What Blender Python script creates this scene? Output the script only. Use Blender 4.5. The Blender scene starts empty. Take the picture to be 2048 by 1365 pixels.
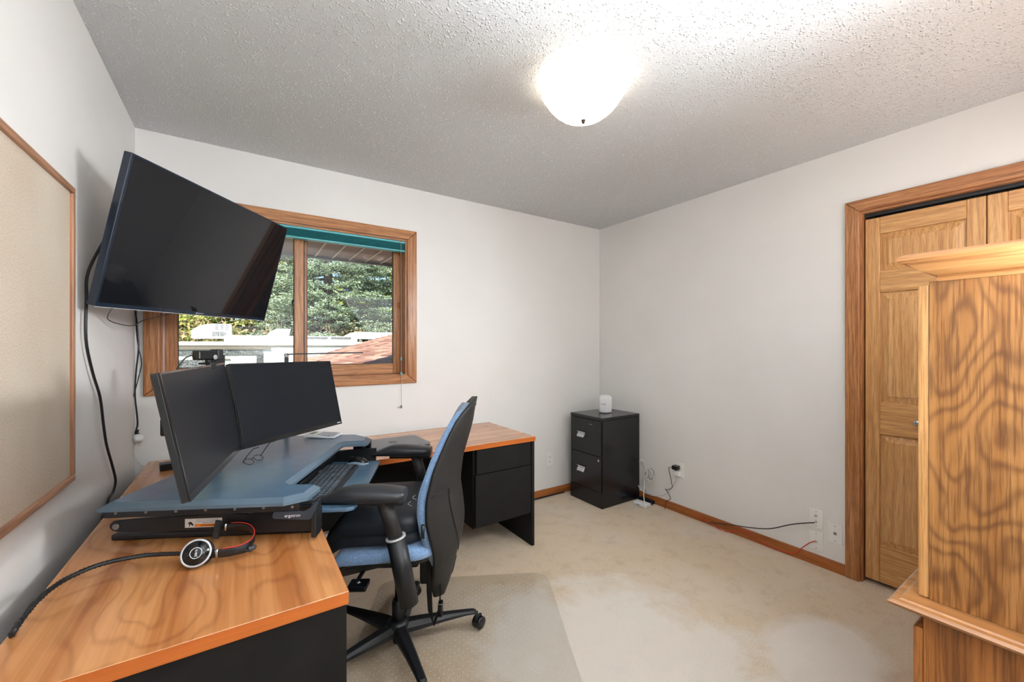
import bpy, bmesh, math, random
from mathutils import Vector, Matrix
random.seed(7)
scn = bpy.context.scene
COL = scn.collection
PI = math.pi
R = math.radians

# ---------------------------------------------------------------- camera, world, sun, lamps, exposure
CAM = Vector((0, 0, 1.31))
RIGHT = Vector((.8345, -.5511, 0)).normalized()
FWD = Vector((.5511, .8345, 0)).normalized()
FPX = 817.6
cam_d = bpy.data.cameras.new('camera')
cam = bpy.data.objects.new('camera', cam_d)
COL.objects.link(cam)
cam_d.sensor_width = 36
cam_d.lens = FPX / 2048 * 36
cam_d.shift_y = (694 - 682.5) / 2048
cam_d.clip_start = .02
cam.matrix_world = Matrix((
    (RIGHT.x, 0, -FWD.x, CAM.x), (RIGHT.y, 0, -FWD.y, CAM.y), (0, 1, 0, CAM.z), (0, 0, 0, 1)))
scn.camera = cam

world = bpy.data.worlds.new('sky')
scn.world = world
world.use_nodes = True
wn = world.node_tree
wn.nodes.clear()
wo = wn.nodes.new('ShaderNodeOutputWorld')
wb = wn.nodes.new('ShaderNodeBackground')
ws = wn.nodes.new('ShaderNodeTexSky')
ws.sky_type = 'HOSEK_WILKIE'
ws.sun_direction = (-.45, -.55, .70)
ws.turbidity = 3
wb.inputs['Strength'].default_value = 2.8
wn.links.new(ws.outputs[0], wb.inputs[0])
wn.links.new(wb.outputs[0], wo.inputs[0])

def lamp(name, kind, loc, energy, color, rot=None, **kw):
    d = bpy.data.lights.new(name, kind)
    d.energy = energy
    d.color = color
    for k, v in kw.items():
        setattr(d, k, v)
    o = bpy.data.objects.new(name, d)
    COL.objects.link(o)
    o.location = loc
    if rot is not None:
        o.rotation_euler = rot
    return o
def aim(o, to):
    o.rotation_euler = (Vector(to) - o.location).to_track_quat('-Z', 'Y').to_euler()
sun = lamp('sun', 'SUN', (0, 0, 10), 5.0, (1, .95, .87), angle=R(.6))
aim(sun, sun.location + Vector((.42, .62, -.72)))
# unseen soft fill lights added behind the camera to brighten the room
fl = lamp('rear_fill', 'AREA', (1.75, -.22, 1.78), 7.5, (.92, .97, 1), shape='RECTANGLE', size=2.1, size_y=.5)
aim(fl, (1.35, 3, 1.5))
fs = lamp('side_fill', 'AREA', (2.45, -.10, 1.78), 12, (.90, .96, 1), shape='RECTANGLE', size=.75, size_y=.5, spread=R(105))
aim(fs, (-.46, 1.9, .7))
fu = lamp('ceiling_fill', 'AREA', (.55, -.12, 1.05), 27, (.88, .95, 1), shape='RECTANGLE', size=1.0, size_y=.22, spread=R(95))
aim(fu, (.55, -.119, 2.44))

vs = scn.view_settings
vs.view_transform = 'Standard'
vs.look = 'None'
vs.gamma = 1
vs.use_curve_mapping = False
vs.exposure = 1.05

# ---------------------------------------------------------------- helpers
def P(x, y, ax, v):
    """the point of a plane of the room (X, Y or Z = v) seen at a place of the photograph"""
    d = RIGHT * ((x - 1024) / FPX) + FWD + Vector((0, 0, (694 - y) / FPX))
    i = 'XYZ'.index(ax)
    return CAM + d * ((v - CAM[i]) / d[i])
def lin(c):
    c = c / 255
    return c / 12.92 if c <= .04045 else ((c + .055) / 1.055) ** 2.4
def rgb(r, g, b):
    return (lin(r), lin(g), lin(b), 1)

class MB:
    def __init__(s):
        s.v = []; s.f = []; s.sm = []
    def add(s, vs_, fs, smooth=False, mx=None):
        n = len(s.v)
        for p in vs_:
            p = Vector(p)
            s.v.append(tuple(mx @ p) if mx else tuple(p))
        for f in fs:
            s.f.append([n + i for i in f]); s.sm.append(smooth)
        return s
    def box(s, x0, x1, y0, y1, z0, z1, mx=None):
        return s.add([(x0,y0,z0),(x1,y0,z0),(x1,y1,z0),(x0,y1,z0),(x0,y0,z1),(x1,y0,z1),(x1,y1,z1),(x0,y1,z1)],
            [(3,2,1,0),(4,5,6,7),(0,1,5,4),(1,2,6,5),(2,3,7,6),(3,0,4,7)], mx=mx)
    def prism(s, poly, z0, z1, mx=None, smooth=False, top=None):
        """polygon in xy swept from z0 to z1; top = the polygon used at z1"""
        n = len(poly); t = top or poly
        vs_ = [(x, y, z0) for x, y in poly] + [(x, y, z1) for x, y in t]
        s.add(vs_, [list(range(n))[::-1], list(range(n, 2*n))], mx=mx)
        m = len(s.v) - 2*n
        for i in range(n):
            j = (i+1) % n
            s.f.append([m+i, m+j, m+n+j, m+n+i]); s.sm.append(smooth)
        return s
    def lathe(s, prof, n=24, mx=None, smooth=True, cap=True):
        vs_ = []; fs = []
        for r, z in prof:
            for k in range(n):
                a = 2*PI*k/n
                vs_.append((r*math.cos(a), r*math.sin(a), z))
        for i in range(len(prof)-1):
            for k in range(n):
                k2 = (k+1) % n
                fs.append((i*n+k, i*n+k2, (i+1)*n+k2, (i+1)*n+k))
        s.add(vs_, fs, smooth, mx)
        if cap:
            m = len(s.v) - len(vs_)
            s.f.append([m+k for k in range(n)][::-1]); s.sm.append(False)
            s.f.append([m+(len(prof)-1)*n+k for k in range(n)]); s.sm.append(False)
        return s
    def loft(s, rings, smooth=True, cap=True, closed=True):
        n = len(rings[0]); vs_ = [p for r in rings for p in r]; fs = []
        for i in range(len(rings)-1):
            for k in range(n if closed else n-1):
                k2 = (k+1) % n
                fs.append((i*n+k, i*n+k2, (i+1)*n+k2, (i+1)*n+k))
        m = len(s.v)
        s.add(vs_, fs, smooth)
        if cap:
            s.f.append([m+k for k in range(n)][::-1]); s.sm.append(False)
            s.f.append([m+(len(rings)-1)*n+k for k in range(n)]); s.sm.append(False)
        return s
    def tube(s, pts, r, n=8, sub=5, mx=None, flat=None):
        pts = [Vector(p) for p in pts]
        if len(pts) > 2 and sub > 1:
            q = [pts[0]*2-pts[1]] + pts + [pts[-1]*2-pts[-2]]
            out = []
            for i in range(1, len(q)-2):
                for k in range(sub):
                    t = k/sub
                    a, b, c, d = q[i-1], q[i], q[i+1], q[i+2]
                    out.append(.5*((2*b)+(c-a)*t+(2*a-5*b+4*c-d)*t*t+(3*b-a-3*c+d)*t**3))
            pts = out + [q[-2]]
        rings = []; up = None
        for i, p in enumerate(pts):
            d = (pts[min(i+1, len(pts)-1)] - pts[max(i-1, 0)])
            if d.length < 1e-9: d = Vector((0,0,1))
            d.normalize()
            if up is None:
                up = Vector((0,0,1)) if abs(d.z) < .9 else Vector((1,0,0))
            x = d.cross(up)
            if x.length < 1e-4: x = d.cross(Vector((0,1,.3)))
            x.normalize(); y = x.cross(d).normalized(); up = y
            rr = r[min(i, len(r)-1)] if isinstance(r, (list, tuple)) else r
            ra, rb = (rr, rr) if not flat else flat
            rings.append([p + x*math.cos(2*PI*k/n)*ra + y*math.sin(2*PI*k/n)*rb for k in range(n)])
        if mx: rings = [[mx @ p for p in rg] for rg in rings]
        return s.loft(rings)

def obj(name, mb, mat, parent=None, bev=0, seg=1, kind=None, label=None, fix=True, subd=0, loc=None):
    me = bpy.data.meshes.new(name)
    me.from_pydata(mb.v, [], mb.f)
    me.polygons.foreach_set('use_smooth', mb.sm)
    me.update()
    if bev or fix:
        bm = bmesh.new(); bm.from_mesh(me)
        if bev:
            bmesh.ops.remove_doubles(bm, verts=bm.verts, dist=1e-6)
        if fix:
            bmesh.ops.recalc_face_normals(bm, faces=bm.faces)
        if bev:
            ed = [e for e in bm.edges if len(e.link_faces) == 2 and e.calc_face_angle(0) > R(35)]
            bmesh.ops.bevel(bm, geom=ed, offset=bev, segments=seg, profile=.6, affect='EDGES', clamp_overlap=True)
        bm.to_mesh(me); bm.free()
    if mat: me.materials.append(mat)
    o = bpy.data.objects.new(name, me)
    COL.objects.link(o)
    if loc is not None: o.location = loc
    if parent: o.parent = parent
    if kind: o['kind'] = kind
    if label: o['label'] = label
    if subd:
        m = o.modifiers.new('sub', 'SUBSURF'); m.levels = subd; m.render_levels = subd
    return o
def tag(o, label, cat, group=None):
    o['label'] = label; o['category'] = cat
    if group: o['group'] = group
    return o
def thing(name, label, cat, loc=(0,0,0), rotz=0, group=None, mx=None):
    o = bpy.data.objects.new(name, None); COL.objects.link(o)
    o.empty_display_size = .05
    if mx is not None: o.matrix_world = mx
    else:
        o.location = loc; o.rotation_euler = (0, 0, rotz)
    return tag(o, label, cat, group)
def struct_root(name):
    o = bpy.data.objects.new(name, None); COL.objects.link(o); o['kind'] = 'structure'; return o
def T(x, y, z): return Matrix.Translation((x, y, z))
def RX(a): return Matrix.Rotation(a, 4, 'X')
def RY(a): return Matrix.Rotation(a, 4, 'Y')
def RZ(a): return Matrix.Rotation(a, 4, 'Z')
def text(name, s, size, mat, parent, mx, depth=.0004, align='CENTER'):
    cu = bpy.data.curves.new(name, 'FONT')
    cu.body = s; cu.size = size; cu.extrude = depth; cu.align_x = align; cu.align_y = 'CENTER'; cu.resolution_u = 3
    t = bpy.data.objects.new(name, cu); COL.objects.link(t)
    dg = bpy.context.evaluated_depsgraph_get()
    me = bpy.data.meshes.new_from_object(t.evaluated_get(dg))
    bpy.data.objects.remove(t); bpy.data.curves.remove(cu)
    me.materials.clear(); me.materials.append(mat)
    o = bpy.data.objects.new(name, me); COL.objects.link(o)
    o.parent = parent; o.matrix_local = mx
    return o

# ---------------------------------------------------------------- materials
def nodes(name):
    m = bpy.data.materials.new(name); m.use_nodes = True
    nt = m.node_tree; b = nt.nodes['Principled BSDF']
    return m, nt, b
def coords(nt, scale=(1,1,1), rnd=False):
    tc = nt.nodes.new('ShaderNodeTexCoord'); mp = nt.nodes.new('ShaderNodeMapping')
    mp.inputs['Scale'].default_value = scale
    if rnd:
        oi = nt.nodes.new('ShaderNodeObjectInfo'); ad = nt.nodes.new('ShaderNodeVectorMath'); ad.operation = 'ADD'
        mu = nt.nodes.new('ShaderNodeMath'); mu.operation = 'MULTIPLY'; mu.inputs[1].default_value = 17
        nt.links.new(oi.outputs['Random'], mu.inputs[0])
        nt.links.new(tc.outputs['Object'], ad.inputs[0]); nt.links.new(mu.outputs[0], ad.inputs[1])
        nt.links.new(ad.outputs[0], mp.inputs[0])
    else:
        nt.links.new(tc.outputs['Object'], mp.inputs[0])
    return mp.outputs[0]
def noise(nt, vec, scale, detail=3, rough=.5, dist=0):
    n = nt.nodes.new('ShaderNodeTexNoise')
    n.inputs['Scale'].default_value = scale; n.inputs['Detail'].default_value = detail
    n.inputs['Roughness'].default_value = rough; n.inputs['Distortion'].default_value = dist
    nt.links.new(vec, n.inputs['Vector'])
    return n.outputs['Fac']
def math_(nt, op, a, b=None, c=None):
    n = nt.nodes.new('ShaderNodeMath'); n.operation = op
    for i, v in enumerate((a, b, c)):
        if v is None: continue
        if isinstance(v, (int, float)): n.inputs[i].default_value = v
        else: nt.links.new(v, n.inputs[i])
    return n.outputs[0]
def ramp(nt, fac, stops):
    n = nt.nodes.new('ShaderNodeValToRGB')
    e = n.color_ramp.elements
    while len(e) < len(stops): e.new(.5)
    for k, (p, c) in enumerate(stops):
        e[k].position = p; e[k].color = c if len(c) == 4 else (*c, 1)
    nt.links.new(fac, n.inputs[0])
    return n.outputs[0]
def mix(nt, fac, a, b, mode='MIX'):
    n = nt.nodes.new('ShaderNodeMix'); n.data_type = 'RGBA'; n.blend_type = mode
    for s, v in ((n.inputs[0], fac), (n.inputs[6], a), (n.inputs[7], b)):
        if isinstance(v, (int, float, tuple)): s.default_value = v
        else: nt.links.new(v, s)
    return n.outputs[2]
def bump(nt, b, h, strength, dist=.001):
    n = nt.nodes.new('ShaderNodeBump'); n.inputs['Strength'].default_value = strength; n.inputs['Distance'].default_value = dist
    nt.links.new(h, n.inputs['Height']); nt.links.new(n.outputs[0], b.inputs['Normal'])
def plain(name, c, rough=.5, metal=0, spec=.5, var=.06, bmp=0, bscale=300, coat=0):
    m, nt, b = nodes(name)
    v = coords(nt)
    f = noise(nt, v, 14, 3)
    c2 = tuple(max(0, x*(1-var)) for x in c[:3]) + (1,)
    c3 = tuple(min(1, x*(1+var)) for x in c[:3]) + (1,)
    nt.links.new(ramp(nt, f, [(.3, c2), (.7, c3)]), b.inputs['Base Color'])
    b.inputs['Roughness'].default_value = rough; b.inputs['Metallic'].default_value = metal
    b.inputs['Specular IOR Level'].default_value = spec
    b.inputs['Coat Weight'].default_value = coat
    if bmp: bump(nt, b, noise(nt, v, bscale, 2), bmp, .0006)
    return m
def wood(name, light, mid, dark, axis, ring=7, ringmix=.5, pore=.5, rough=.35, rs=3.0, stretch=.22, ps=150, coat=0, bmp=.25, acr=14, pw=2.6):
    m, nt, b = nodes(name)
    i = 'XYZ'.index(axis)
    s1 = [1,1,1]; s1[i] = stretch
    s2 = [1,1,1]; s2[i] = .03
    v1 = coords(nt, s1, True); v2 = coords(nt, s2, True)
    n1 = noise(nt, v1, rs, 2.5, .45, .25)
    sp = nt.nodes.new('ShaderNodeSeparateXYZ'); nt.links.new(coords(nt, (1,1,1), True), sp.inputs[0])
    o1, o2 = [q for q in 'XYZ' if q != axis]
    ac = math_(nt, 'ADD', sp.outputs[o1], math_(nt, 'MULTIPLY', sp.outputs[o2], .8))
    a = math_(nt, 'MULTIPLY_ADD', n1, ring*6.28, math_(nt, 'MULTIPLY', ac, acr*6.28))
    n4 = noise(nt, v1, rs*7, 2, .5)
    a = math_(nt, 'MULTIPLY_ADD', n4, 2.4, a)
    a = math_(nt, 'SINE', a); a = math_(nt, 'MULTIPLY_ADD', a, .5, .5)
    a = math_(nt, 'POWER', a, pw)
    n2 = noise(nt, v2, ps, 3, .6)
    n3 = noise(nt, v2, ps*.22, 3, .6)
    pr = ramp(nt, n2, [(.48, (0,0,0,1)), (.62, (1,1,1,1))])
    br = ramp(nt, n3, [(.35, (0,0,0,1)), (.65, (1,1,1,1))])
    c = mix(nt, br, light, mid)
    a = math_(nt, 'MULTIPLY', a, math_(nt, 'MULTIPLY_ADD', n3, 1.1, .35))
    c = mix(nt, math_(nt, 'MULTIPLY', a, ringmix), c, dark)
    pf = math_(nt, 'MULTIPLY', pr, pore)
    c = mix(nt, pf, c, dark)
    nt.links.new(c, b.inputs['Base Color'])
    b.inputs['Roughness'].default_value = rough
    b.inputs['Coat Weight'].default_value = coat; b.inputs['Coat Roughness'].default_value = .2
    if bmp: bump(nt, b, math_(nt, 'SUBTRACT', 1, pr), bmp, .0004)
    return m

M = {}
# walls: painted drywall
m, nt, b = nodes('wall_paint'); v = coords(nt)
nt.links.new(ramp(nt, noise(nt, v, 2.2, 4), [(.3, rgb(233,230,226)), (.7, rgb(238,235,232))]), b.inputs['Base Color'])
b.inputs['Roughness'].default_value = .55; b.inputs['Specular IOR Level'].default_value = .3
bump(nt, b, noise(nt, v, 260, 3), .12, .0006); M['wall'] = m
# popcorn ceiling
m, nt, b = nodes('popcorn_ceiling'); v = coords(nt)
vo = nt.nodes.new('ShaderNodeTexVoronoi'); vo.inputs['Scale'].default_value = 95; nt.links.new(v, vo.inputs['Vector'])
h1 = ramp(nt, vo.outputs['Distance'], [(.0, (1,1,1,1)), (.5, (0,0,0,1))])
h = math_(nt, 'MULTIPLY_ADD', noise(nt, v, 150, 3, .6), .55, math_(nt, 'MULTIPLY', h1, ramp(nt, noise(nt, v, 60, 1), [(.42,(0,0,0,1)),(.6,(1,1,1,1))])))
nt.links.new(ramp(nt, h, [(.35, rgb(214,215,216)), (.8, rgb(246,247,248))]), b.inputs['Base Color'])  # bumps coloured paler than the ground: their highlights put into the colour
b.inputs['Roughness'].default_value = .6
bump(nt, b, h, 1.0, .006); M['ceiling'] = m
# carpet
m, nt, b = nodes('beige_carpet'); v = coords(nt)
big = noise(nt, v, 1.7, 4, .55, .6)
fine = noise(nt, v, 190, 4, .75)
mid = noise(nt, v, 9, 4, .7)
c = ramp(nt, fine, [(.28, rgb(182,154,122)), (.5, rgb(228,202,168)), (.72, rgb(250,236,212))])
c = mix(nt, ramp(nt, big, [(.42, (0,0,0,1)), (.66, (.75,.75,.75,1))]), c, rgb(226,208,186))
c = mix(nt, ramp(nt, mid, [(.5, (0,0,0,1)), (.8, (.5,.5,.5,1))]), c, rgb(186,152,114))
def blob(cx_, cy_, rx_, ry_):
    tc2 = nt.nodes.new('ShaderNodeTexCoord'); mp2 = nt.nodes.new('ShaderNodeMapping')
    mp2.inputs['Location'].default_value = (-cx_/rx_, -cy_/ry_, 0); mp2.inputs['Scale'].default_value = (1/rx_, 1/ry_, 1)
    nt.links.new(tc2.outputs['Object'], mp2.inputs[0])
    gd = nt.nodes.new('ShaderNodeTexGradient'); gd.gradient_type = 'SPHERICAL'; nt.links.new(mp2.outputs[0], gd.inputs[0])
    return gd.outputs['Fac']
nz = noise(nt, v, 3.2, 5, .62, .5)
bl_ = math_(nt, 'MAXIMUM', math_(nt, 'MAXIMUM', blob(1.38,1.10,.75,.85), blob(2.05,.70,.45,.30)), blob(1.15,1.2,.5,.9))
pale_patch = ramp(nt, math_(nt, 'ADD', bl_, math_(nt, 'MULTIPLY', nz, .9)), [(.66,(0,0,0,1)),(.90,(1,1,1,1))])  # paler soft-edged patches mixed into the carpet at set places
c = mix(nt, math_(nt, 'MULTIPLY', pale_patch, .72), c, rgb(244,236,226))
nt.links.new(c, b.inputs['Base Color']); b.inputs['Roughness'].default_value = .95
b.inputs['Specular IOR Level'].default_value = .1
b.inputs['Sheen Weight'].default_value = .3
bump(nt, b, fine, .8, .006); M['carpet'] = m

oL, oM, oD = rgb(204,144,92), rgb(176,112,62), rgb(112,64,32)
for ax in 'XYZ':
    M['oak'+ax] = wood('oak_trim_'+ax, oL, oM, oD, ax, ring=5, ringmix=.4, pore=.6, rough=.34, coat=.2, ps=330, acr=40, rs=5)
    M['door'+ax] = wood('oak_door_'+ax, rgb(222,172,112), rgb(204,148,88), rgb(150,98,52), ax, ring=5, ringmix=.3, pore=.55, rough=.36, coat=.15, ps=330, acr=40, rs=4)
    M['base'+ax] = wood('oak_base_'+ax, rgb(186,112,56), rgb(168,96,44), rgb(116,62,28), ax, ring=4, ringmix=.3, pore=.5, rough=.4)
M['hutch'] = wood('plywood_figure', rgb(180,126,70), rgb(158,104,50), rgb(90,52,22), 'Z', ring=18, ringmix=.62, pore=.6, rough=.38, rs=5.5, stretch=.42, coat=.12, ps=260, acr=22, pw=2)
M['hutchY'] = wood('oak_moulding_Y', rgb(192,138,86), rgb(172,116,66), rgb(118,72,36), 'Y', ring=3, ringmix=.3, pore=.5, rough=.3, coat=.4)
M['hutchB'] = wood('oak_lower_side', rgb(186,120,60), rgb(164,98,44), rgb(100,56,24), 'Z', ring=8, ringmix=.6, pore=.6, rough=.38, rs=4, coat=.15, ps=260, acr=22)
M['deskY'] = wood('cherry_laminate_Y', rgb(218,154,98), rgb(180,112,60), rgb(122,68,36), 'Y', ring=27, ringmix=.32, pore=.12, rough=.24, rs=2.8, stretch=.3, ps=90, bmp=0, coat=.4, acr=5, pw=6)
M['deskX'] = wood('cherry_laminate_X', rgb(214,148,94), rgb(182,114,62), rgb(126,70,36), 'X', ring=12, ringmix=.3, pore=.12, rough=.24, rs=2.8, stretch=.25, ps=90, bmp=0, coat=.4, acr=6, pw=6)
M['deskedge'] = wood('cherry_edge', rgb(202,112,48), rgb(190,100,40), rgb(158,78,30), 'X', ring=2, ringmix=.2, pore=.2, rough=.35, bmp=0)
M['deskdark'] = plain('charcoal_laminate', rgb(24,23,22), .7, spec=.25, var=.18, bmp=.1)
M['black'] = plain('black_plastic', rgb(26,28,31), .42)
M['blackgloss'] = plain('black_gloss', rgb(16,17,20), .2)
M['armpad'] = plain('black_pad', rgb(44,46,50), .38)
M['shell'] = plain('dark_shell', rgb(40,38,37), .55, spec=.35, bmp=.15)
M['cabmetal'] = plain('black_enamel', rgb(25,25,29), .22, bmp=.06, bscale=500)
M['steel'] = plain('bright_steel', rgb(200,203,206), .25, metal=1)
M['silver'] = plain('silver_plastic', rgb(196,198,202), .35, metal=.3)
M['screw'] = plain('screw_head', rgb(140,136,132), .4, metal=.8)
M['white'] = plain('white_plastic', rgb(240,240,240), .35, var=.01)
M['plate'] = plain('white_wall_plate', rgb(242,240,235), .35, var=.01)
M['ink'] = plain('dark_ink', rgb(30,30,32), .6)
M['whiteink'] = plain('white_ink', rgb(225,228,232), .5, var=.01)
M['greyink'] = plain('grey_ink', rgb(140,142,146), .5)
M['orange'] = plain('orange_label', rgb(238,132,30), .5)
M['paper'] = plain('label_paper', rgb(232,226,222), .5, var=.02)
M['red'] = plain('red_cable', rgb(206,52,40), .4)
M['whitecord'] = plain('white_cord', rgb(226,222,214), .45)
M['surface'] = plain('slate_worksurface', rgb(82,110,134), .27, spec=.8, bmp=.05, bscale=700)
M['edgeslate'] = plain('slate_edge', rgb(88,108,124), .4)
M['tvbezel'] = plain('blueblack_bezel', rgb(24,36,52), .22)
M['bluefab'] = None
m, nt, b = nodes('blue_mesh_fabric'); v = coords(nt)
w1 = nt.nodes.new('ShaderNodeTexVoronoi'); w1.inputs['Scale'].default_value = 260; nt.links.new(v, w1.inputs['Vector'])
nt.links.new(ramp(nt, w1.outputs['Distance'], [(.1, rgb(84,112,148)), (.6, rgb(132,164,204))]), b.inputs['Base Color'])
b.inputs['Roughness'].default_value = .8; b.inputs['Sheen Weight'].default_value = .4
bump(nt, b, w1.outputs['Distance'], .5, .001); M['bluefab'] = m
M['leather'] = plain('black_foam_cushion', rgb(30,36,44), .5, var=.25, bmp=.4, bscale=60)
M['teal'] = plain('teal_fabric', rgb(42,118,124), .7, bmp=.4, bscale=400)
M['tealrail'] = plain('teal_rail', rgb(96,182,190), .4)
M['cork'] = None
m, nt, b = nodes('cork'); v = coords(nt)
f1 = noise(nt, v, 220, 4, .8); f2 = noise(nt, v, 3, 3)
c = ramp(nt, f1, [(.3, rgb(168,144,122)), (.5, rgb(200,182,162)), (.7, rgb(218,204,186))])
c = mix(nt, ramp(nt, f2, [(.35, (0,0,0,1)), (.7, (.45,.45,.45,1))]), c, rgb(222,214,198))
nt.links.new(c, b.inputs['Base Color']); b.inputs['Roughness'].default_value = .7; bump(nt, b, f1, .3, .001); M['cork'] = m
M['frame'] = {a: wood('board_frame_'+a, rgb(184,134,100), rgb(164,112,78), rgb(110,68,44), a, pore=.4, rough=.35) for a in 'YZ'}
def screen(name, c, rough, spec=.5):
    m, nt, b = nodes(name); v = coords(nt)
    nt.links.new(ramp(nt, noise(nt, v, 900, 1), [(.3, c), (.7, tuple(x*1.3 for x in c[:3])+(1,))]), b.inputs['Base Color'])
    b.inputs['Roughness'].default_value = rough; b.inputs['Specular IOR Level'].default_value = spec
    return m
M['tvscreen'] = screen('tv_screen', rgb(22,23,27), .04, .4)
M['matte'] = screen('matte_screen', rgb(22,24,29), .38, .15)
def pane(name, tint=(1,1,1,1), rough=0, ior=1.45):
    m = bpy.data.materials.new(name); m.use_nodes = True; nt = m.node_tree; nt.nodes.clear()
    o = nt.nodes.new('ShaderNodeOutputMaterial'); t = nt.nodes.new('ShaderNodeBsdfTransparent'); g = nt.nodes.new('ShaderNodeBsdfGlossy')
    fr = nt.nodes.new('ShaderNodeFresnel'); mx = nt.nodes.new('ShaderNodeMixShader')
    t.inputs[0].default_value = tint; g.inputs['Roughness'].default_value = rough; fr.inputs[0].default_value = ior
    ge = nt.nodes.new('ShaderNodeNewGeometry')
    k = math_(nt, 'MULTIPLY', fr.outputs[0], math_(nt, 'SUBTRACT', 1, ge.outputs['Backfacing']))
    nt.links.new(k, mx.inputs[0]); nt.links.new(t.outputs[0], mx.inputs[1]); nt.links.new(g.outputs[0], mx.inputs[2])
    nt.links.new(mx.outputs[0], o.inputs[0]); return m
M['glass'] = pane('window_glass')
M['matplastic'] = pane('mat_plastic', (.95,.95,.945,1), .2)
m, nt, b = nodes('lamp_glass')
v = coords(nt)
nt.links.new(ramp(nt, noise(nt, v, 30, 2), [(.3, rgb(255,244,226)), (.7, rgb(255,250,240))]), b.inputs['Base Color'])
b.inputs['Emission Color'].default_value = (1, .90, .76, 1); b.inputs['Emission Strength'].default_value = .85
b.inputs['Roughness'].default_value = .3
lw = nt.nodes.new('ShaderNodeLayerWeight'); lw.inputs[0].default_value = .35
nt.links.new(ramp(nt, lw.outputs['Facing'], [(0, (1,.95,.86,1)), (1, (.86,.74,.6,1))]), b.inputs['Emission Color'])
mxs = nt.nodes.new('ShaderNodeMixShader'); mxs.inputs[0].default_value = .85
trn = nt.nodes.new('ShaderNodeBsdfTransparent'); trn.inputs[0].default_value = (1,.98,.95,1)
nt.links.new(trn.outputs[0], mxs.inputs[1]); nt.links.new(b.outputs[0], mxs.inputs[2])
nt.links.new(mxs.outputs[0], nt.nodes['Material Output'].inputs[0])
M['lampglass'] = m
# outdoors
M['rv'] = plain('rv_white', rgb(238,238,234), .4, var=.02)
M['rvtrim'] = plain('rv_trim', rgb(120,112,98), .5)
M['rvdark'] = None
m, nt, b = nodes('rv_dark_window'); v = coords(nt)
nt.links.new(ramp(nt, noise(nt, v, 55, 3, .8), [(.45, rgb(52,58,62)), (.62, rgb(150,152,148))]), b.inputs['Base Color']); b.inputs['Roughness'].default_value = .5; M['rvdark'] = m
M['soffit'] = plain('brown_soffit', rgb(98,82,74), .5)
M['soffitrib'] = plain('soffit_rib', rgb(206,192,180), .45)
M['shingle'] = plain('shingle', rgb(190,150,128), .9, var=.2, bmp=.6, bscale=120)
M['grass'] = plain('lawn', rgb(96,120,60), .9, var=.3)
M['bark'] = plain('bark', rgb(92,74,58), .9, var=.3)
def foliage(name, stops):
    m, nt, b = nodes(name); v = coords(nt)
    gi = nt.nodes.new('ShaderNodeNewGeometry')
    nt.links.new(ramp(nt, gi.outputs['Random Per Island'], stops), b.inputs['Base Color'])
    b.inputs['Roughness'].default_value = .6; b.inputs['Specular IOR Level'].default_value = .3
    return m
M['spruce'] = foliage('spruce_needles', [(0, rgb(58,78,48)), (.45, rgb(120,146,104)), (.75, rgb(172,194,156)), (1, rgb(222,234,212))])
M['fir'] = foliage('yellow_green_needles', [(0, rgb(74,88,38)), (.5, rgb(146,158,80)), (1, rgb(222,224,150))])
M['leaf'] = foliage('spring_leaves', [(0, rgb(130,152,50)), (.5, rgb(196,208,76)), (1, rgb(236,236,140))])
M['brush'] = foliage('brush', [(0, rgb(120,96,74)), (.5, rgb(176,150,120)), (1, rgb(150,160,84))])

# ---------------------------------------------------------------- room shell
XL, XR, YB, YF, H = -.46, 2.88, 2.828, -.27, 2.44
def struct(name, mb, mat, parent=None, **k):
    o = obj(name, mb, mat, parent, **k)
    if not parent: o['kind'] = 'structure'
    return o
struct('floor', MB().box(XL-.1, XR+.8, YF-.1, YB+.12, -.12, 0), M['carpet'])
struct('ceiling', MB().box(XL-.1, XR+.8, YF-.1, YB+.12, H, H+.12), M['ceiling'])
struct('wall_left', MB().box(XL-.12, XL, YF-.1, YB+.15, 0, H), M['wall'])
struct('wall_front', MB().box(XL, XR+.8, YF-.12, YF, 0, H), M['wall'])
WX0, WX1, WZ0, WZ1 = -.365, .976, 1.105, 2.066     # window opening
mb = MB().box(XL, WX0, YB, YB+.15, 0, H).box(WX1, XR+.12, YB, YB+.15, 0, H).box(WX0, WX1, YB, YB+.15, 0, WZ0).box(WX0, WX1, YB, YB+.15, WZ1, H)
struct('wall_back', mb, M['wall'])
DY0, DY1, DZ = -.23, .835, 2.062                     # closet opening in right wall
mb = MB().box(XR, XR+.12, DY1, YB, 0, H).box(XR, XR+.12, YF, DY0, 0, H).box(XR, XR+.12, DY0, DY1, DZ, H)
struct('wall_right', mb, M['wall'])
struct('trim_1', MB().box(XR+.7, XR+.8, YF, DY1+.3, 0, H).box(XR+.12, XR+.7, DY1+.2, DY1+.3, 0, H), M['wall'])
# baseboards
def baseboard(name, a, bb, n, mat):
    a = Vector(a); bb = Vector(bb); d = (bb-a); L = d.length; d.normalize(); n = Vector(n)
    prof = [(0,0),(.012,0),(.012,.045),(.009,.055),(.004,.062),(0,.063)]
    rings = [[tuple(p + n*u + Vector((0,0,w))) for u, w in prof] for p in (a, bb)]
    mbb = MB().loft(rings, smooth=False)
    return struct(name, mbb, mat)
baseboard('baseboard_back', (XL+.012, YB, 0), (XR-.012, YB, 0), (0,-1,0), M['baseX'])
baseboard('baseboard_right', (XR, .9, 0), (XR, YB, 0), (-1,0,0), M['baseY'])
baseboard('baseboard_left', (XL, YF, 0), (XL, YB-.012, 0), (1,0,0), M['baseY'])

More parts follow.
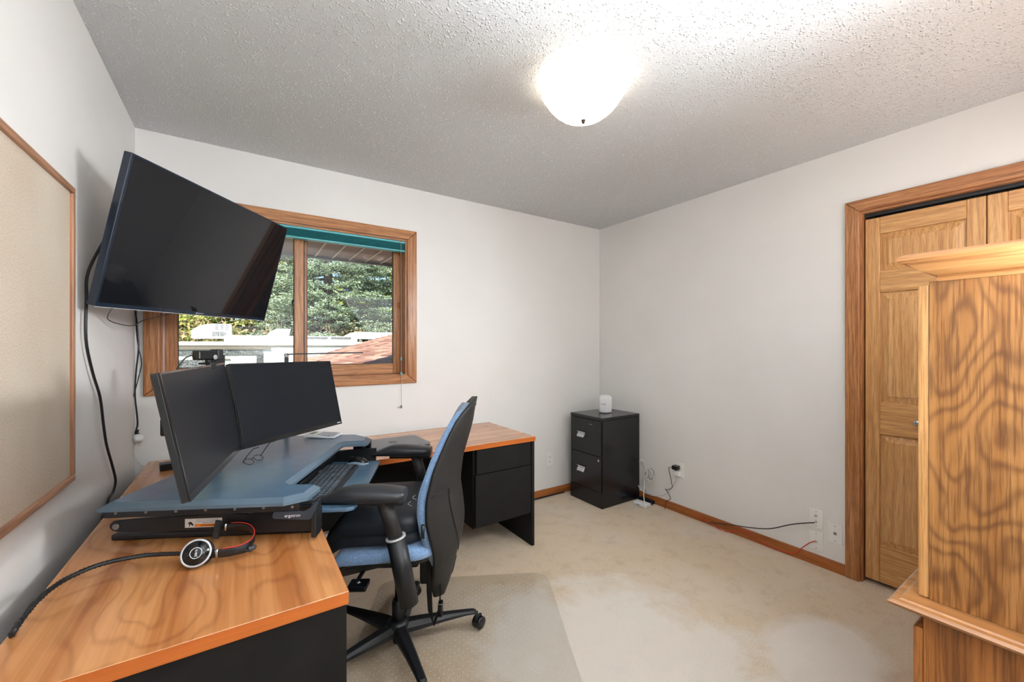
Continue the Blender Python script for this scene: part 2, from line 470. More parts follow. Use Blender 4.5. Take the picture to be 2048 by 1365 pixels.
# ---------------------------------------------------------------- window
win = struct_root('window_1')
cw = .066; ox0, ox1, oz0, oz1 = -.427, 1.042, 1.052, 2.132
def casing(poly, mat):
    # poly in XZ, swept into the room
    mbx = MB().prism([(x, z) for x, z in poly], 0, .018, mx=T(0, YB, 0) @ RX(PI/2))
    o = obj('casing_board', mbx, mat, win, bev=.005, seg=2)
ix0, ix1, iz0, iz1 = ox0+cw, ox1-cw, oz0+cw*.85, oz1-cw
g = .0006
casing([(ox0,oz0),(ox1,oz0),(ix1,iz0),(ix0,iz0)], M['oakX'])
casing([(ox0+g,oz1),(ox1-g,oz1),(ix1,iz1),(ix0,iz1)], M['oakX'])
casing([(ox0,oz0+g),(ix0,iz0+g),(ix0,iz1-g),(ox0,oz1-g)], M['oakZ'])
casing([(ox1,oz0+g),(ox1,oz1-g),(ix1,iz1-g),(ix1,iz0+g)], M['oakZ'])
jt = .012
obj('jamb', MB().box(WX1-jt, WX1, YB, YB+.13, WZ0, WZ1), M['oakZ'], win)
obj('jamb', MB().box(WX0, WX0+jt, YB, YB+.13, WZ0, WZ1), M['oakZ'], win)
obj('head_jamb', MB().box(WX0+jt, WX1-jt, YB, YB+.13, WZ1-jt, WZ1), M['oakX'], win)
obj('sill', MB().box(WX0+jt, WX1-jt, YB, YB+.13, WZ0, WZ0+jt), M['oakX'], win)
def sash(x0, x1, z0, z1, y0, y1, wl, wr, wb, wt, stop=None):
    s = obj('sash', MB().box(x0, x0+wl, y0, y1, z0, z1), M['oakZ'], win, bev=.003)
    obj('sash_stile', MB().box(x1-wr, x1, y0, y1, z0, z1), M['oakZ'], s, bev=.003)
    obj('sash_rail', MB().box(x0+wl, x1-wr, y0+.001, y1-.001, z0, z0+wb), M['oakX'], s, bev=.003)
    obj('sash_rail', MB().box(x0+wl, x1-wr, y0+.001, y1-.001, z1-wt, z1), M['oakX'], s, bev=.003)
    gy = (y0+y1)/2 + .006
    obj('glass_pane', MB().box(x0+wl-.004, x1-wr+.004, gy, gy+.004, z0+wb-.004, z1-wt+.004), M['glass'], s)
    # dark glazing gasket
    a, c_, d, e = x0+wl, x1-wr, z0+wb, z1-wt
    t = .004
    gk = MB().box(a, a+t, gy-.004, gy-.001, d, e).box(c_-t, c_, gy-.004, gy-.001, d, e).box(a+t, c_-t, gy-.004, gy-.001, d, d+t).box(a+t, c_-t, gy-.004, gy-.001, e-t, e)
    obj('gasket', gk, M['black'], s)
    return s
sl = sash(WX0+jt+.003, .327, 1.118, 2.052, YB+.062, YB+.092, .054, .054, .072, .05)
sr = sash(.30, WX1-jt-.003, 1.118, 2.052, YB+.096, YB+.126, .05, .052, .072, .05)
obj('weather_strip', MB().box(.3275, .3325, YB+.066, YB+.098, 1.119, 2.05), M['black'], win)
obj('jamb_liner', MB().box(WX0+jt, WX0+jt+.005, YB+.028, YB+.058, WZ0+jt, WZ1-jt), plain('pale_liner', rgb(214,190,184), .4), win)
ltc = obj('latch', MB().box(.262, .274, YB+.045, YB+.062, 1.575, 1.60).tube([(.268, YB+.05, 1.60), (.262, YB+.04, 1.585), (.264, YB+.038, 1.563)], .006, 8), M['blackgloss'], win, label='black sash latch')
fp = MB().lathe([(.009,0),(.013,.002),(.013,.004),(.006,.0045)], 20, mx=T(.945, YB+.097, 1.612) @ RX(PI/2) @ Matrix.Diagonal((.8,1.9,1,1)))
obj('finger_pull', fp, M['baseZ'], win)

# ---------------------------------------------------------------- closet doors
dr = struct_root('door_1')
dcw = .066; cy1 = .898; cz1 = 2.127
def dcasing(poly, mat):
    # poly in (Y,Z), swept to -X from wall face
    mbx = MB()
    n = len(poly)
    rings = [[(XR-u, y, z) for y, z in poly] for u in (0, .018)]
    mbx.loft(rings, smooth=False)
    obj('casing_board', mbx, mat, dr, bev=.005, seg=2)
dcasing([(cy1,0),(cy1-dcw,0),(cy1-dcw,cz1-dcw-g),(cy1,cz1-g)], M['oakZ'])
cy0 = -.262
dcasing([(cy1,cz1),(cy1-dcw,cz1-dcw),(cy0,cz1-dcw),(cy0,cz1)], M['oakY'])
obj('jamb', MB().box(XR, XR+.115, DY1-.012, DY1, 0, DZ), M['oakZ'], dr)
obj('jamb', MB().box(XR, XR+.115, DY0, DY0+.012, 0, DZ), M['oakZ'], dr)
obj('head_jamb', MB().box(XR, XR+.115, DY0+.012, DY1-.012, DZ-.012, DZ), M['oakY'], dr)
obj('track', MB().box(XR+.03, XR+.06, DY0+.012, DY1-.012, DZ-.03, DZ-.012), M['black'], dr)
DXF = XR+.022
def leaf(ya, yb, knob):
    """bifold leaf between ya > yb with three raised panels"""
    z0, z1 = .025, 2.018
    ss = .062
    rails = [(z0, .228), (.832, 1.006), (1.606, 1.722), (1.926, z1)]
    L = obj('door_leaf', MB().box(DXF+.012, DXF+.034, yb, ya, z0, z1), M['doorZ'], dr)
    obj('stile', MB().box(DXF, DXF+.012, ya-ss, ya, z0, z1), M['doorZ'], L, bev=.003)
    obj('stile', MB().box(DXF, DXF+.012, yb, yb+ss, z0, z1), M['doorZ'], L, bev=.003)
    for a, c_ in rails:
        obj('rail', MB().box(DXF+.0004, DXF+.012, yb+ss, ya-ss, a, c_), M['doorY'], L, bev=.003)
    gaps = [(.228, .832), (1.006, 1.606), (1.722, 1.926)]
    for a, c_ in gaps:
        y0, y1 = yb+ss+.006, ya-ss-.006; a2, c2 = a+.006, c_-.006; i = .03
        rings = [[(DXF+x, yy, zz) for yy, zz in ((y0+d, a2+d), (y1-d, a2+d), (y1-d, c2-d), (y0+d, c2-d))] for x, d in ((.0119, 0), (.0112, 0), (.0035, i), (.0015, i+.001), (.0015, i+.004))]
        obj('raised_panel', MB().loft(rings, smooth=False), M['doorZ'], L)
    if knob:
        kp = MB().lathe([(.006,0),(.005,.012),(.012,.018),(.016,.024),(.015,.030),(.008,.034)], 20, mx=T(DXF, knob, .919) @ RY(-PI/2))
        obj('knob', kp, M['steel'], L, label='brushed metal knob')
seam = .372
leaf(.818, seam+.0015, .602)
leaf(seam-.0015, -.075, None)

# ---------------------------------------------------------------- desk (L shaped)
DT = .72
DX0, DXI, DX1 = -.40, .215, 1.612
DYA, DYI, DYB = 1.040, 2.160, 2.775
desk = thing('corner_desk', 'L shaped office desk with cherry laminate top and charcoal panels', 'desk', (0,0,0))
tt = .03
mbx = MB().box(DX0, DXI, DYA+.0, DYB, DT-tt, DT)
obj('desktop', mbx, M['deskY'], desk, bev=.0015)
obj('desktop', MB().box(DXI+.001, DX1, DYI, DYB, DT-tt, DT), M['deskX'], desk, bev=.0015)
obj('edge_band', MB().box(DX0+.002, DXI-.002, DYA-.0022, DYA-.0002, DT-tt+.001, DT-.001), M['deskedge'], desk)
obj('edge_band', MB().box(DXI+.002, DX1-.002, DYI-.0022, DYI-.0002, DT-tt+.001, DT-.001), M['deskedge'], desk)
obj('edge_band', MB().box(DXI-.0018, DXI+.0008, DYA+.002, DYI-.003, DT-tt+.001, DT-.001), wood('cherry_edge_side', rgb(202,112,48), rgb(190,100,40), rgb(158,78,30), 'Y', ring=2, ringmix=.2, pore=.2, rough=.35, bmp=0), desk)
uz = DT-tt-.0005
obj('end_panel', MB().box(DX0+.02, DXI-.004, DYA+.004, DYA+.024, .002, uz), M['deskdark'], desk, bev=.001)
obj('end_panel', MB().box(DX1-.026, DX1-.004, DYI+.006, DYB-.02, .002, uz), M['deskdark'], desk, bev=.001)
obj('modesty_panel', MB().box(DX0+.04, DX1-.027, DYB-.06, DYB-.045, .18, uz), M['deskdark'], desk)
obj('modesty_panel', MB().box(DX0+.03, DX0+.045, DYA+.025, DYB-.062, .18, uz), M['deskdark'], desk)
ped = obj('pedestal', MB().box(1.165, DX1-.027, DYI+.034, DYB-.061, .205, uz), M['deskdark'], desk)
obj('drawer_front', MB().box(1.180, DX1-.029, DYI+.012, DYI+.032, .536, uz-.004), M['deskdark'], ped, bev=.0015)
obj('drawer_front', MB().box(1.172, DX1-.029, DYI+.010, DYI+.032, .222, .532), M['deskdark'], ped, bev=.0015)
ped2 = obj('pedestal', MB().box(DX0+.046, DXI-.036, DYA+.026, DYA+.44, .205, uz), M['deskdark'], desk)
obj('drawer_front', MB().box(DXI-.034, DXI-.014, DYA+.03, DYA+.436, .536, uz-.004), M['deskdark'], ped2, bev=.0015)
obj('drawer_front', MB().box(DXI-.034, DXI-.014, DYA+.03, DYA+.436, .222, .532), M['deskdark'], ped2, bev=.0015)

# ---------------------------------------------------------------- desktop riser (sit-stand converter)
conv = thing('desk_riser', 'slate grey sit-stand desk riser standing across the desk corner', 'desk riser', (-.341, 1.601, DT), R(-28))
# local x = towards the user, local y = across; surface top at z .145
ZS = .145
outl = [(0,0),(.50,0),(.555,.04),(.560,.125),(.55,.14),(.470,.148),(.452,.165),(.452,.70),(.462,.715),(.545,.722),(.555,.74),(.552,.825),(.46,.905),(0,.905)]
cxy = (.25, .45)
def inset(poly, d):
    n = len(poly); out = []
    for i in range(n):
        p0, p1, p2 = Vector(poly[i-1]), Vector(poly[i]), Vector(poly[(i+1) % n])
        e1 = (p1-p0).normalized(); e2 = (p2-p1).normalized()
        n1 = Vector((-e1.y, e1.x)); n2 = Vector((-e2.y, e2.x))
        nn = (n1+n2)
        k = d / max(.35, nn.length_squared/2)
        out.append(tuple(p1 + nn*k))
    return out
top = inset(outl, .02)
mbx = MB().prism(outl, ZS-.022, ZS-.012).prism(outl, ZS-.012, ZS, top=top)
def ring_prism(lo, hi, z0, z1):
    n = len(lo); m_ = MB()
    m_.loft([[(x, y, z0) for x, y in lo], [(x, y, z1) for x, y in hi]], smooth=False, cap=False)
    return m_
obj('work_surface', MB().prism(inset(outl,.0185), ZS-.010, ZS), M['surface'], conv)
mm = MB().prism(outl, ZS-.022, ZS-.0125)
mm.loft([[(x, y, ZS-.0125) for x, y in outl], [(x, y, ZS-.0003) for x, y in top]], smooth=False, cap=False)
obj('bevelled_edge', mm, M['edgeslate'], conv)
# side frames
def side(yr, ya, yf, s, near):
    # yr rail, ya lifting arm, yf foot: outer faces; s = direction inwards
    lo = lambda a, t: (min(a, a+s*t), max(a, a+s*t))
    a, c_ = lo(yr, .012)
    o = obj('side_rail', MB().box(-.008, .532, a, c_, ZS-.050, ZS-.0225), M['black'], conv, bev=.001)
    if near:
        for k in range(7):
            mx = T(.026+.081*k, yr, ZS-.036) @ RX(PI/2)
            obj('screw', MB().lathe([(.0045,0),(.0045,.0012),(.003,.0022)], 12, mx=mx).lathe([(.0015,.002),(.0012,.0026)], 6, mx=mx), M['screw'], o)
    a, c_ = lo(ya, .012)
    poly = [(-.022,.066),(-.032,.056),(-.032,.046),(-.024,.037),(.0,.032),(.25,.026),(.40,.013),(.565,.013),(.576,.03),(.578,.090),(.53,.090),(.40,.082),(.36,.072),(.30,.078),(.04,.070)]
    lk = obj('lift_arm', MB().loft([[(x, y, z) for x, z in poly] for y in (a, c_)], smooth=False), M['black'], conv, bev=.001)
    mx = T(-.013, ya, .050) @ RX(PI/2 if s > 0 else -PI/2)
    obj('pivot_bolt', MB().lathe([(.010,0),(.010,.002),(.008,.004)], 18, mx=mx).lathe([(.003,.004),(.003,.0052)], 6, mx=mx), M['screw'], lk)
    a, c_ = lo(yf, .05)
    obj('foot', MB().prism([(-.040,a),(.56,a),(.56,c_),(-.040,c_)], .0005, .020), M['black'], conv, bev=.006, seg=2)
    return lk
lk = side(.030, .080, .094, 1, True)
side(.875, .825, .811, -1, False)
obj('cross_bar', MB().box(.0, .05, .146, .759, .001, .02), M['black'], conv, bev=.003)
obj('cross_bar', MB().box(.36, .40, .094, .811, .03, .070), M['black'], conv, bev=.003)
obj('brace_wire', MB().tube([(.43,.69,.112),(.46,.80,.085)], .0018, 6), M['steel'], conv)
# inner side plate at far side seen under the surface, with bolt
ip = obj('side_plate', MB().box(.46, .545, .838, .862, .021, ZS-.024), M['blackgloss'], conv, bev=.004)
obj('plate_bolt', MB().lathe([(.009,0),(.009,.002),(.005,.003)], 16, mx=T(.515,.838,.095) @ RX(PI/2)), M['steel'], ip)
# paddle lever with lettering, at the near side front corner
pad = [(.463,.098),(.459,.093),(.458,.082),(.464,.077),(.562,.070),(.569,.073),(.590,.121),(.582,.122),(.562,.104),(.548,.096)]
pl = obj('release_paddle', MB().loft([[(x, y, z) for x, z in pad] for y in (.024, .030)], smooth=False), plain('paddle_grey', rgb(46,58,70), .3), conv, bev=.0012)
obj('front_bracket', MB().box(.565, .580, .031, .079, .012, .118), M['black'], conv, bev=.003)
text('lettering', 'ergotron', .0125, M['whiteink'], pl, T(.516, .0232, .0855) @ RX(PI/2) @ RZ(R(1)))
sk = obj('warning_sticker', MB().box(.180, .286, .0788, .0798, .0385, .0655), M['paper'], lk)
obj('orange_band', MB().box(.2085, .2825, .0782, .0788, .0405, .0490), M['orange'], lk)
text('lettering', 'WARNING', .0088, M['ink'], lk, T(.247, .0779, .0448) @ RX(PI/2) @ RZ(PI), .0002)
ln = MB()
for k, (a, c_) in enumerate(((.230,.262), (.212,.280), (.212,.280), (.212,.276))):
    z = .0515 + k*.0033
    ln.box(a, c_, .0783, .0788, z, z+(.0018 if k == 0 else .0009))
obj('small_print', ln, M['greyink'], lk)
hand = [(.186,.050),(.190,.053),(.194,.057),(.199,.055),(.204,.049),(.204,.043),(.199,.0465),(.195,.0495),(.194,.042),(.192,.042),(.192,.051)]
obj('hand_pictogram', MB().loft([[(x, y, z) for x, z in hand] for y in (.0783, .0788)], smooth=False), M['ink'], lk)
# keyboard tray
TZ = .047
tr = [(.35,.165),(.63,.165),(.650,.178),(.655,.20),(.615,.735),(.605,.745),(.35,.745),(.35,.165)]
obj('keyboard_tray', MB().prism(tr[:-1], TZ-.012, TZ), M['surface'], conv, bev=.002)
for yk in (.2, .66):
    obj('tray_bracket', MB().box(.40, .445, yk, yk+.03, .001, TZ-.013).box(.40,.56,yk,yk+.03,TZ-.02,TZ-.0125), M['black'], conv)
conv_mx = T(-.341, 1.601, DT) @ RZ(R(-28))

# keyboard
kb = thing('keyboard', 'black wireless keyboard with grey lettered keys on the riser tray', 'keyboard', mx=conv_mx @ T(.474, .430, TZ) @ RZ(R(3)))
w_, l_ = .075, .225
bd = obj('base', MB().prism([(-w_,-l_),(w_,-l_),(w_,l_),(-w_,l_)], .0005, .011, top=[(-w_+.003,-l_+.003),(w_-.006,-l_+.003),(w_-.006,l_-.003),(-w_+.003,l_-.003)]), M['black'], kb, bev=.002)
ky = MB()
for r_ in range(6):
    x = -.050 + r_*.0195
    y = -l_+.010
    k = 0
    while y < l_-.016:
        wk = .0168
        if r_ == 5 and .10 > y+.06 > -.06: wk = .10
        if r_ == 0: wk = .014
        if abs(y - .082) < .008 or abs(y-.148) < .008:
            y += .006
        z0 = .011; hh = .0045
        ky.prism([(x-.0082,y),(x+.0082,y),(x+.0082,y+wk),(x-.0082,y+wk)], z0, z0+hh, top=[(x-.0065,y+.0015),(x+.0065,y+.0015),(x+.0065,y+wk-.0015),(x-.0065,y+wk-.0015)])
        y += wk + .0022
kc = obj('keys', ky, plain('key_grey', rgb(66,76,84), .32, var=.25), kb, kind='stuff')
lg = MB()
random.seed(3)
for r_ in range(6):
    for q in range(22):
        lg.box(-.053+r_*.0195, -.0505+r_*.0195, -l_+.014+q*.0192, -l_+.0175+q*.0192, .0156, .0159)
obj('key_legends', lg, M['whiteink'], kb, kind='stuff')
obj('status_light', MB().box(-.068,-.062,.12,.15,.0108,.0118), M['silver'], kb)

# mouse
mo = thing('mouse', 'black and silver wireless mouse beside the keyboard', 'mouse', mx=conv_mx @ T(.522, .695, TZ) @ RZ(R(170)))
def mouse_shell(sx, sy, hz, zb):
    rings = []
    for i in range(11):
        t = i/10; x = -sx + 2*sx*t
        w = sy*math.sqrt(max(.0, 1-(2*t-1)**4))*(.92+.08*math.cos(2*PI*t)); hh = hz*math.sin(PI*min(1,(t*.93+.04)))**.7
        rings.append([(x, w*math.cos(a), zb+max(0, math.sin(a))*hh) for a in [PI*k/10 for k in range(11)]])
    return MB().loft(rings)
obj('body', mouse_shell(.052, .031, .024, .001), plain('mouse_silver', rgb(120,138,156), .3), mo)
obj('upper_shell', mouse_shell(.050, .0265, .036, .0015), M['blackgloss'], mo)
obj('wheel', MB().lathe([(.006,-.003),(.009,-.002),(.009,.002),(.006,.003)], 14, mx=T(.030,0,.027) @ RX(PI/2)), M['black'], mo)

# calculator on the riser
ca = thing('calculator', 'white pocket calculator with grey keys lying on the riser behind the monitor', 'calculator', mx=conv_mx @ T(.315, .85, ZS) @ RZ(R(-6)))
# local x across length
bodyc = []
for i in range(9):
    t = i/8; x = -.075+.15*t
    z = .009 + .010*(1-t)**1.6 + .003*math.sin(PI*t*2)
    bodyc.append([(x,-.045,.002+.4*(z-.009)),(x,.045,.002+.4*(z-.009)),(x,.045,z),(x,-.045,z)])
obj('body', MB().loft(bodyc, smooth=False), M['white'], ca, bev=.001)
obj('display', MB().box(-.060,-.035,-.03,.022,.0150,.0195), plain('lcd', rgb(120,128,100), .3), ca)
kk = MB()
for i in range(6):
    for j in range(5):
        x = -.018+i*.0155; y = -.036+j*.0152
        kk.box(x, x+.011, y, y+.0115, .0085, .0170-.0006*i)
obj('keys', kk, M['silver'], ca, kind='stuff')

# glasses
gl = thing('glasses', 'wire framed reading glasses lying on the grey riser', 'glasses', mx=conv_mx @ T(.225, .405, ZS+.002) @ RZ(R(84)) @ RX(R(35)) @ Matrix.Scale(.85, 4))
def oval(cx_, rx, ry, n=26): return [(cx_+rx*math.cos(2*PI*k/n)*(1 if True else 0), ry*math.sin(2*PI*k/n)+ry, 0) for k in range(n+1)]
wire = plain('dark_wire', rgb(60,58,60), .25, metal=.9)
for sx in (-1, 1):
    rm = obj('rim', MB().tube(oval(sx*.034, .026, .018), .0013, 6, 1), wire, gl)
    obj('lens', MB().prism([(p[0], p[1]) for p in oval(sx*.034, .0255, .0175)[:-1]], -.0006, .0006), M['glass'], gl)
    obj('temple', MB().tube([(sx*.060,.024,0),(sx*.066,.026,.006),(sx*.064,.026,.045),(sx*.060,.022,.075),(sx*.056,.008,.092)], .0019, 6), M['black'], gl)
obj('bridge', MB().tube([(-.009,.022,0),(0,.027,.002),(.009,.022,0)], .0013, 6), wire, gl)

# ---------------------------------------------------------------- monitors on a dual arm
def screen_mx(c, a, b_, g_):
    u = Vector((math.cos(a), math.sin(a), 0)); n = Vector((math.sin(a), -math.cos(a), 0))*math.cos(b_) + Vector((0,0,1))*math.sin(b_)
    v_ = n.cross(u)
    u2 = u*math.cos(g_) + v_*math.sin(g_); v2 = v_*math.cos(g_) - u*math.sin(g_)
    c = Vector(c)
    return Matrix(((u2.x, -n.x, v2.x, c.x), (u2.y, -n.y, v2.y, c.y), (u2.z, -n.z, v2.z, c.z), (0,0,0,1)))
def monitor(mx, label, w, h, brand):
    t = thing('monitor', label, 'monitor', mx=mx, group='pair of desk monitors')
    hw, hh = w/2, h/2
    obj('housing', MB().box(-hw, hw, .002, .018, -hh, hh).prism([(-hw*.6,-hh*.6),(hw*.6,-hh*.6),(hw*.6,hh*.5),(-hw*.6,hh*.5)], -.045, -.018, mx=RX(PI/2)), M['black'], t, bev=.002)
    obj('bezel', MB().box(-hw,hw,-.0012,.0018,-hh,-hh+.018).box(-hw,hw,-.0012,.0018,hh-.005,hh).box(-hw,-hw+.005,-.0012,.0018,-hh+.018,hh-.005).box(hw-.005,hw,-.0012,.0018,-hh+.018,hh-.005), M['blackgloss'], t)
    obj('screen', MB().box(-hw+.005, hw-.005, -.0002, .0015, -hh+.018, hh-.005), M['matte'], t)
    if brand: obj('brand_mark', MB().box(hw-.034, hw-.010, -.0018, -.0013, -hh+.007, -hh+.0105), M['whiteink'], t)
    return t
mxL = screen_mx((-.076,1.466,1.103), 1.377, .188, .005)
mxR = screen_mx((.179,1.914,1.097), .760, .225, -.016)
monitor(mxL, 'left monitor of the pair, turned nearly edge on, webcam clipped on top', .54, .3055, False)
monitor(mxR, 'right monitor of the pair, wider in view, in front of the window', .54, .3055, True)
arm = thing('monitor_stand', 'black post and arms holding the two monitors, clamped behind the riser', 'monitor stand', mx=conv_mx @ T(-.022, .573, 0))
obj('base_plate', MB().box(-.035,.018,-.05,.05,.001,.012), M['black'], arm, bev=.003)
obj('post', MB().lathe([(.018,.012),(.018,.535),(.026,.536),(.026,.548)], 20), M['black'], arm)
obj('post_cap', MB().box(-.026,.022,-.028,.028,.50,.556), M['black'], arm, bev=.005, seg=2)
inv = (conv_mx @ T(-.022, .573, 0)).inverted()
for mxm in (mxL, mxR):
    e = inv @ (mxm @ Vector((0,.048,0)))
    s_ = Vector((0,0,e.z))
    mid = (s_+e)/2 + Vector((.0,0,0))
    a_ = obj('arm', MB().tube([s_, e], .014, 10, 1), M['black'], arm)
    obj('collar', MB().lathe([(.027,-.02),(.027,.02)], 20, mx=T(0,0,e.z)), M['black'], a_)
# webcam on left monitor
wc = thing('webcam', 'small black webcam perched on top of the left monitor', 'webcam', mx=T(-.086, 1.545, 1.256) @ RZ(.93))
obj('body', MB().box(-.045,.030,-.012,.014,.014,.043), M['blackgloss'], wc, bev=.006, seg=3)
obj('side_cap', MB().box(.022,.046,-.014,.016,.012,.046), M['black'], wc, bev=.006, seg=3)
obj('lens', MB().lathe([(.0075,0),(.0075,.002),(.006,.0022)], 20, mx=T(.012,-.0122,.022) @ RX(PI/2)), M['greyink'], wc)
obj('clip', MB().box(-.012,.014,-.016,.022,.0005,.006).box(-.012,.012,-.018,-.0155,-.014,.006).box(-.004,.008,-.004,.008,.006,.015), M['black'], wc, bev=.0015)
obj('cable', MB().tube([(-.043,.01,.03),(-.06,.02,.02),(-.075,.03,-.01),(-.08,.04,-.05),(-.075,.045,-.12)], .0022, 6), M['black'], wc)
# LED desk lamp behind the right monitor
dl = thing('desk_lamp', 'thin folding LED desk lamp standing behind the right monitor', 'lamp', (.195, 2.448, DT))
obj('base', MB().lathe([(.06,.0005),(.06,.010),(.052,.014)], 28), M['black'], dl)
obj('stem', MB().box(-.010,.010,-.005,.005,.014,.535), M['black'], dl, bev=.002)
obj('joint', MB().lathe([(.010,-.010),(.012,-.008),(.012,.008),(.010,.010)], 18, mx=T(0,0,.545) @ RX(PI/2)), M['screw'], dl)
obj('light_bar', MB().box(.0,.40,-.014,.014,-.003,.004, mx=T(0,0,.550) @ RZ(R(7)) @ RY(R(-.8))), M['black'], dl, bev=.001)
# power brick behind left monitor
pb = thing('power_brick', 'black power brick hanging behind the left monitor', 'power adapter', tuple(P(333, 853, 'Y', 2.0) + Vector((.02,0,0))))
obj('case', MB().box(-.035,.035,-.03,.03,-.032,.032), M['blackgloss'], pb, bev=.004)
obj('cord', MB().tube([(0,0,.03),(.01,.02,.06),(.04,.06,.08),(.10,.09,.06)], .0025, 6), M['black'], pb)
obj('cord', MB().tube([(0,.02,-.03),(.02,.06,-.07),(.06,.16,-.10),(.08,.2,-.24)], .0025, 6), M['black'], pb)

# ---------------------------------------------------------------- television
s = .94
tvc = CAM + (Vector((-.107,2.388,1.732))-CAM)*s
mxT = screen_mx(tvc, .968, -.258, .011)
tv = thing('television', 'large black flat television tilted down from the left wall', 'television', mx=mxT)
hw, hh = .4512, .2632
obj('housing', MB().box(-hw-.002, hw+.002, .001, .030, -hh-.001, hh+.001), M['tvbezel'], tv, bev=.002)
obj('rear_housing', MB().prism([(-hw*.93,-hh*.9),(hw*.9,-hh*.9),(hw*.85,hh*.1),(-hw*.93,hh*.1)], -.052, -.0305, mx=RX(PI/2)), M['tvbezel'], tv, bev=.004)
obj('bezel', MB().box(-hw,hw,-.001,.0009,-hh,-hh+.013).box(-hw,hw,-.001,.0009,hh-.006,hh).box(-hw,-hw+.006,-.001,.0009,-hh+.013,hh-.006).box(hw-.006,hw,-.001,.0009,-hh+.013,hh-.006), M['tvbezel'], tv)
obj('screen', MB().box(-hw+.006, hw-.006, -.0004, .0008, -hh+.013, hh-.006), M['tvscreen'], tv)
obj('silver_strip', MB().box(-hw,hw,-.0022,.004,-hh-.003,-hh-.0012), M['silver'], tv)
obj('brand_badge', MB().box(-.03,-.018,-.0022,-.0012,-hh+.003,-hh+.009).box(-.016,.012,-.0018,-.0012,-hh+.004,-hh+.008), M['greyink'], tv)
tm = thing('television_mount', 'articulated wall bracket behind the television', 'wall mount', (XL, 2.46, tvc.z))
obj('wall_plate', MB().box(.0005,.012,-.06,.06,-.16,.16), M['black'], tm, bev=.002)
e = (mxT @ Vector((.0,.075,.0))) - Vector((XL, 2.46, tvc.z))
e2 = (mxT @ Vector((.0,.056,.0))) - Vector((XL, 2.46, tvc.z))
obj('arm', MB().tube([(.012,0,0), (e.x*.5, .10, 0), e], .016, 10, 1), M['black'], tm)
obj('head', MB().tube([e, e2], .05, 12, 1), M['black'], tm)

# ---------------------------------------------------------------- cork board
cb = thing('cork_board', 'wood framed cork board hanging on the left wall', 'cork board', (XL, 1.855, 0))
z0, z1, ya, yb = .885, 1.815, 0, -1.3
fw = .020
obj('cork_panel', MB().box(.001,.009, yb+fw, ya-fw, z0+fw, z1-fw), M['cork'], cb)
obj('frame_rail', MB().box(.0005,.018,yb,ya,z1-fw,z1), M['frame']['Y'], cb, bev=.004, seg=2)
obj('frame_rail', MB().box(.0005,.018,yb,ya,z0,z0+fw), M['frame']['Y'], cb, bev=.004, seg=2)
obj('frame_stile', MB().box(.0005,.018,ya-fw,ya,z0+fw,z1-fw), M['frame']['Z'], cb, bev=.004, seg=2)
obj('frame_stile', MB().box(.0005,.018,yb,yb+fw,z0+fw,z1-fw), M['frame']['Z'], cb, bev=.004, seg=2)

# ---------------------------------------------------------------- office chair
TH = 59.3
ch = thing('office_chair', 'blue and black office chair on casters facing the corner desk', 'chair', (.566,1.755,0), R(TH))
def interp(tab, t):
    for (a, *va), (b_, *vb) in zip(tab, tab[1:]):
        if t <= b_:
            k = (t-a)/(b_-a); k = max(0, min(1, k))
            return [x+(y-x)*k for x, y in zip(va, vb)]
    return list(tab[-1][1:])
def smooth_tab(tab, z):
    d = .018
    r_ = [interp(tab, z+q*d) for q in (-1,-.5,0,.5,1)]
    return [sum(c_)/5 for c_ in zip(*r_)]
# z: half width, y of front surface at the edge
front = [(.43,.150,-.172),(.47,.185,-.163),(.525,.215,-.152),(.60,.232,-.132),(.676,.232,-.121),(.752,.226,-.128),(.89,.208,-.178),(.98,.188,-.222),(1.03,.170,-.250),(1.065,.140,-.283),(1.085,.105,-.305)]
def back_pad():
    rings = []
    zs = [.43+.615*i/24 for i in range(25)]
    for z in zs:
        w, y = smooth_tab(front, z)
        f_, b2 = [], []
        for k in range(13):
            u = -1+2*k/12
            cyv = y - .030*(1-u*u) + .000
            f_.append((u*w, cyv, z + .012*(1-u*u)*(1 if z > 1.0 else 0)))
            b2.append((u*w*.97, cyv-.046*(1-.25*abs(u)**3), z + .012*(1-u*u)*(1 if z > 1.0 else 0)))
        rings.append(f_ + b2[::-1])
    return MB().loft(rings)
obj('back_cushion', back_pad(), M['bluefab'], ch, bev=0)
backt = [(.24,.035,-.165,-.195),(.285,.07,-.160,-.215),(.34,.12,-.165,-.230),(.41,.165,-.178,-.246),(.48,.200,-.176,-.268),(.56,.228,-.160,-.282),(.64,.240,-.145,-.275),(.72,.238,-.145,-.262),(.83,.224,-.170,-.274),(.96,.202,-.225,-.312),(1.03,.182,-.262,-.328),(1.07,.150,-.296,-.336),(1.095,.100,-.322,-.340)]
def back_shell():
    rings = []
    for i in range(31):
        z = .24+.836*i/30
        w, ye, yc = smooth_tab(backt, z)
        ye -= .016*min(1, max(0, (z-.42)/.1)); o_, i_ = [], []
        for k in range(15):
            u = -1+2*k/14
            s_ = max(0, 1-abs(u)**2.6)
            o_.append((u*w, ye-.006+(yc-ye)*s_, z + .012*(1-u*u)*(1 if z > 1.0 else 0)))
            i_.append((u*w, ye+.006+(yc-ye+.010)*s_*.75, z + .012*(1-u*u)*(1 if z > 1.0 else 0)))
        rings.append(o_ + i_[::-1])
    return MB().loft(rings)
bs = obj('back_shell', back_shell(), M['shell'], ch)
def on_shell(u, z, off=.0085):
    w, ye, yc = smooth_tab(backt, z)
    ye -= .016*min(1, max(0, (z-.42)/.1))
    return (u*w, ye-off+(yc-ye)*max(0, 1-abs(u)**2.6), z)
